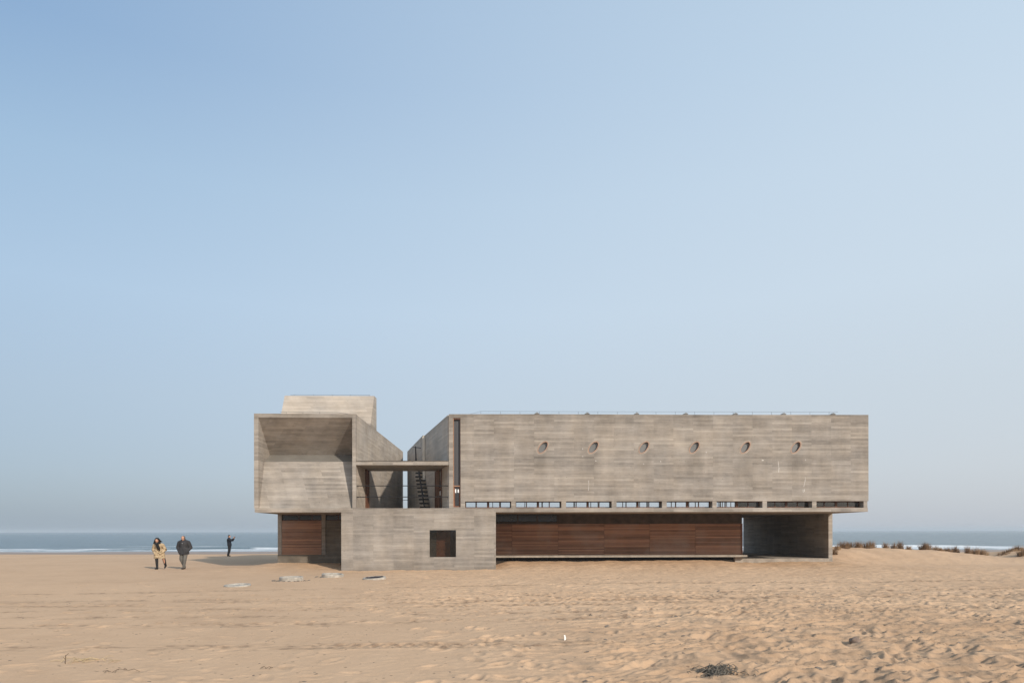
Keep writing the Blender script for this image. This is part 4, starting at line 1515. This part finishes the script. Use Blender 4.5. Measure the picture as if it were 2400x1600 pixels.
hair = [('e', (0, -.225, 1.560), (.106, .112, .088)), ('e', (0, -.12, 1.47), (.115, .09, .12)), ('c', (-.06, -.23, 1.57), .055, (-.17, -.12, 1.42), .055), ('c', (-.17, -.12, 1.42), .055, (-.26, -.06, 1.28), .030),
        ('c', (-.10, -.14, 1.46), .06, (-.27, -.03, 1.36), .022), ('c', (-.15, -.12, 1.40), .045, (-.22, -.09, 1.22), .018), ('c', (.06, -.23, 1.57), .055, (.14, -.13, 1.44), .04), ('c', (.14, -.13, 1.45), .035, (.22, -.10, 1.43), .012)]
link('hair', blob(hair, .012, 3), 'hair_black', P1)
for nm, prim, zc in (('boot', [('c', (-.085, -.10, .54), .082, (-.052, -.12, .10), .056), ('c', (-.05, -.10, .055), .053, (-.07, -.24, .045), .046), ('c', (-.05, -.09, .04), .045, (-.05, -.09, .02), .042)], .60),
                     ('boot', [('c', (.185, .05, .64), .090, (.225, .24, .17), .056), ('c', (.225, .25, .15), .050, (.225, .15, .075), .044)], .70)):
    link(nm, cut_z(blob(prim, .012), zc, False), 'boot', P1)

# --- the man beside her: charcoal jacket, hands in pockets, looking down
px_, py_ = on_line(431, gy), gy
P2 = person((px_, py_, ground_z(px_, py_) + .015), 'balding person in charcoal jacket and grey trousers, hands in pockets, looking down')
hp, hm = head_prims((.0, -.12, 1.60), 1.0, rad(30), 0)
legs = [((-.10, .03, .92), (-.13, -.04, .50), (-.02, .12, .12)), ((.10, .0, .92), (.10, -.12, .50), (.03, -.10, .10))]
body = hp + [('c', (0, -.06, 1.52), .062, (0, -.02, 1.42), .075), ('c', (0, 0, 1.32), .16, (0, .02, .98), .15), ('c', (-.15, 0, 1.40), .075, (.15, 0, 1.40), .075)]
for h_, k_, a_ in legs:
    body += [('c', h_, .10, k_, .065), ('c', k_, .062, a_, .043), ('c', (a_[0], a_[1] + .02, .05), .042, (a_[0], a_[1] - .15, .04), .035)]
for s_ in (-1, 1):
    body += [('c', (s_ * .22, .0, 1.38), .065, (s_ * .33, .06, 1.12), .050), ('c', (s_ * .33, .06, 1.12), .047, (s_ * .20, -.10, .93), .036), ('c', (s_ * .20, -.10, .93), .034, (s_ * .15, -.13, .88), .032)]
link('body', blob(body, .012), 'skin', P2)
eyes(P2, hm)
jk = [('c', (0, -.01, 1.33), .205, (0, .0, 1.02), .20), ('c', (-.16, 0, 1.39), .12, (.16, 0, 1.39), .12), ('c', (-.05, 0, 1.02), .20, (-.06, 0, .78), .20), ('c', (.05, 0, 1.02), .20, (.07, -.01, .78), .20),
      ('c', (-.10, -.05, 1.49), .05, (.10, -.05, 1.49), .05), ('c', (-.10, -.03, 1.50), .045, (0, .06, 1.54), .05), ('c', (.10, -.03, 1.50), .045, (0, .06, 1.54), .05)]
for s_ in (-1, 1):
    jk += [('c', (s_ * .23, .0, 1.37), .108, (s_ * .325, .05, 1.12), .098), ('c', (s_ * .325, .05, 1.12), .095, (s_ * .17, -.13, .87), .070)]
link('jacket', cut_z(blob(jk, .014), .765), 'jacket_grey', P2)
MB().box(-.004, .004, -.222, -.216, .80, 1.30).build('zip', 'grey_metal', P2)
MB().add([(-.03, -.175, 1.44), (.03, -.175, 1.44), (.012, -.214, 1.34), (-.008, -.214, 1.34)], [(0, 1, 2, 3)]).build('shirt', 'white_cloth', P2)
tr = []
for h_, k_, a_ in legs:
    tr += [('c', h_, .118, k_, .088), ('c', k_, .086, a_, .070), ('c', a_, .07, (a_[0], a_[1], .07), .07)]
link('trousers', cut_z(blob(tr + [('c', (-.08, .02, .92), .13, (.08, .02, .92), .13)], .013), .055), 'trousers_grey', P2)
for h_, k_, a_ in legs:
    link('shoe', cut_z(blob([('c', (a_[0], a_[1] + .03, .045), .050, (a_[0], a_[1] - .16, .038), .046)], .011), .0), 'shoe', P2)
hh_ = [('e', (0, -.075, 1.660), (.090, .092, .074)), ('e', (0, -.045, 1.62), (.090, .070, .085)), ('e', (-.074, -.10, 1.615), (.022, .045, .05)), ('e', (.074, -.10, 1.615), (.022, .045, .05))]
link('hair', blob(hh_, .010, 3), 'hair_grey', P2)

# --- the third figure, far off in profile, photographing the sea
ty = 22.5
px_, py_ = on_line(537, ty), ty
P3 = person((px_, py_, ground_z(px_, py_) + .01), 'distant person in dark navy clothes raising a phone to photograph, seen in profile')
hp, hm = head_prims((.02, .0, 1.66), 1.0, rad(-4), rad(75))
body = hp + [('c', (.0, 0, 1.57), .06, (-.02, 0, 1.46), .07), ('c', (-.02, 0, 1.36), .15, (.03, 0, 1.0), .14), ('c', (-.02, -.15, 1.43), .07, (-.02, .15, 1.43), .07)]
lg = [((.03, -.09, .93), (.035, -.10, .50), (-.06, -.10, .09)), ((.03, .09, .93), (.0, .10, .50), (-.13, .12, .09))]
for h_, k_, a_ in lg:
    body += [('c', h_, .10, k_, .065), ('c', k_, .062, a_, .043), ('c', (a_[0] - .02, a_[1], .045), .042, (a_[0] + .16, a_[1], .036), .034)]
arms = [((0, -.20, 1.40), (.24, -.17, 1.30), (.40, -.09, 1.50)), ((0, .20, 1.40), (.24, .17, 1.31), (.40, .07, 1.50))]
for s_, e_, w_ in arms:
    body += [('c', s_, .06, e_, .048), ('c', e_, .045, w_, .033)]
body += hand_prims(arms[0][2], (.35, .1, .9), (1, 0, -.3), 1) + hand_prims(arms[1][2], (.35, -.1, .9), (1, 0, -.3), -1)
link('body', blob(body, .011, 3), 'skin', P3)
eyes(P3, hm)
jk = [('c', (-.02, 0, 1.34), .175, (.02, 0, .98), .165), ('c', (-.02, -.14, 1.41), .10, (-.02, .14, 1.41), .10), ('c', (.02, -.04, 1.0), .165, (.03, -.04, .86), .165), ('c', (.02, .04, 1.0), .165, (.03, .04, .86), .165), ('c', (-.01, -.03, 1.52), .07, (-.01, .03, 1.52), .07)]
for s_, e_, w_ in arms:
    m_ = tuple(e_[i] + (w_[i] - e_[i]) * .85 for i in range(3))
    jk += [('c', s_, .085, e_, .072), ('c', e_, .07, m_, .055)]
link('jacket', cut_z(blob(jk, .013), .85), 'navy', P3)
tr = []
for h_, k_, a_ in lg:
    tr += [('c', h_, .12, k_, .095), ('c', k_, .093, a_, .085), ('c', a_, .085, (a_[0], a_[1], .06), .085)]
link('trousers', cut_z(blob(tr, .013), .04), 'black_cloth', P3)
for h_, k_, a_ in lg:
    link('shoe', cut_z(blob([('c', (a_[0] - .03, a_[1], .04), .046, (a_[0] + .17, a_[1], .035), .042)], .011), 0), 'boot', P3)
link('hair', blob([('e', (-.002, .003, 1.712), (.094, .086, .072)), ('e', (-.045, 0, 1.66), (.055, .076, .075))], .010, 3), 'hair_black', P3)
ph = empty('phone', (px_ + .49, py_, P3.location.z + 1.60))
tag(ph, 'phone held up in both hands by the distant person in navy', 'phone')
MB().box(-.006, .006, -.075, .075, -.037, .037).build('case', 'phone', ph)
MB().box(-.0085, -.0065, -.07, .07, -.032, .032).build('screen', 'black_glass', ph)

# ------------------------------------------------------------------ sea haze
g = G('sea_haze')
pv = g.n('VolumePrincipled')
pv.inputs['Color'].default_value = (.72, .77, .82, 1)
pv.inputs['Density'].default_value = .00042
pv.inputs['Anisotropy'].default_value = .1
g.t.links.new(pv.outputs[0], g.out.inputs['Volume'])
hz = MB().box(-15000, 15000, -14500, 14000, -3.6, 12.5).build('haze', g.m, None)
tag(hz, 'thin pale sea haze', kind='stuff')
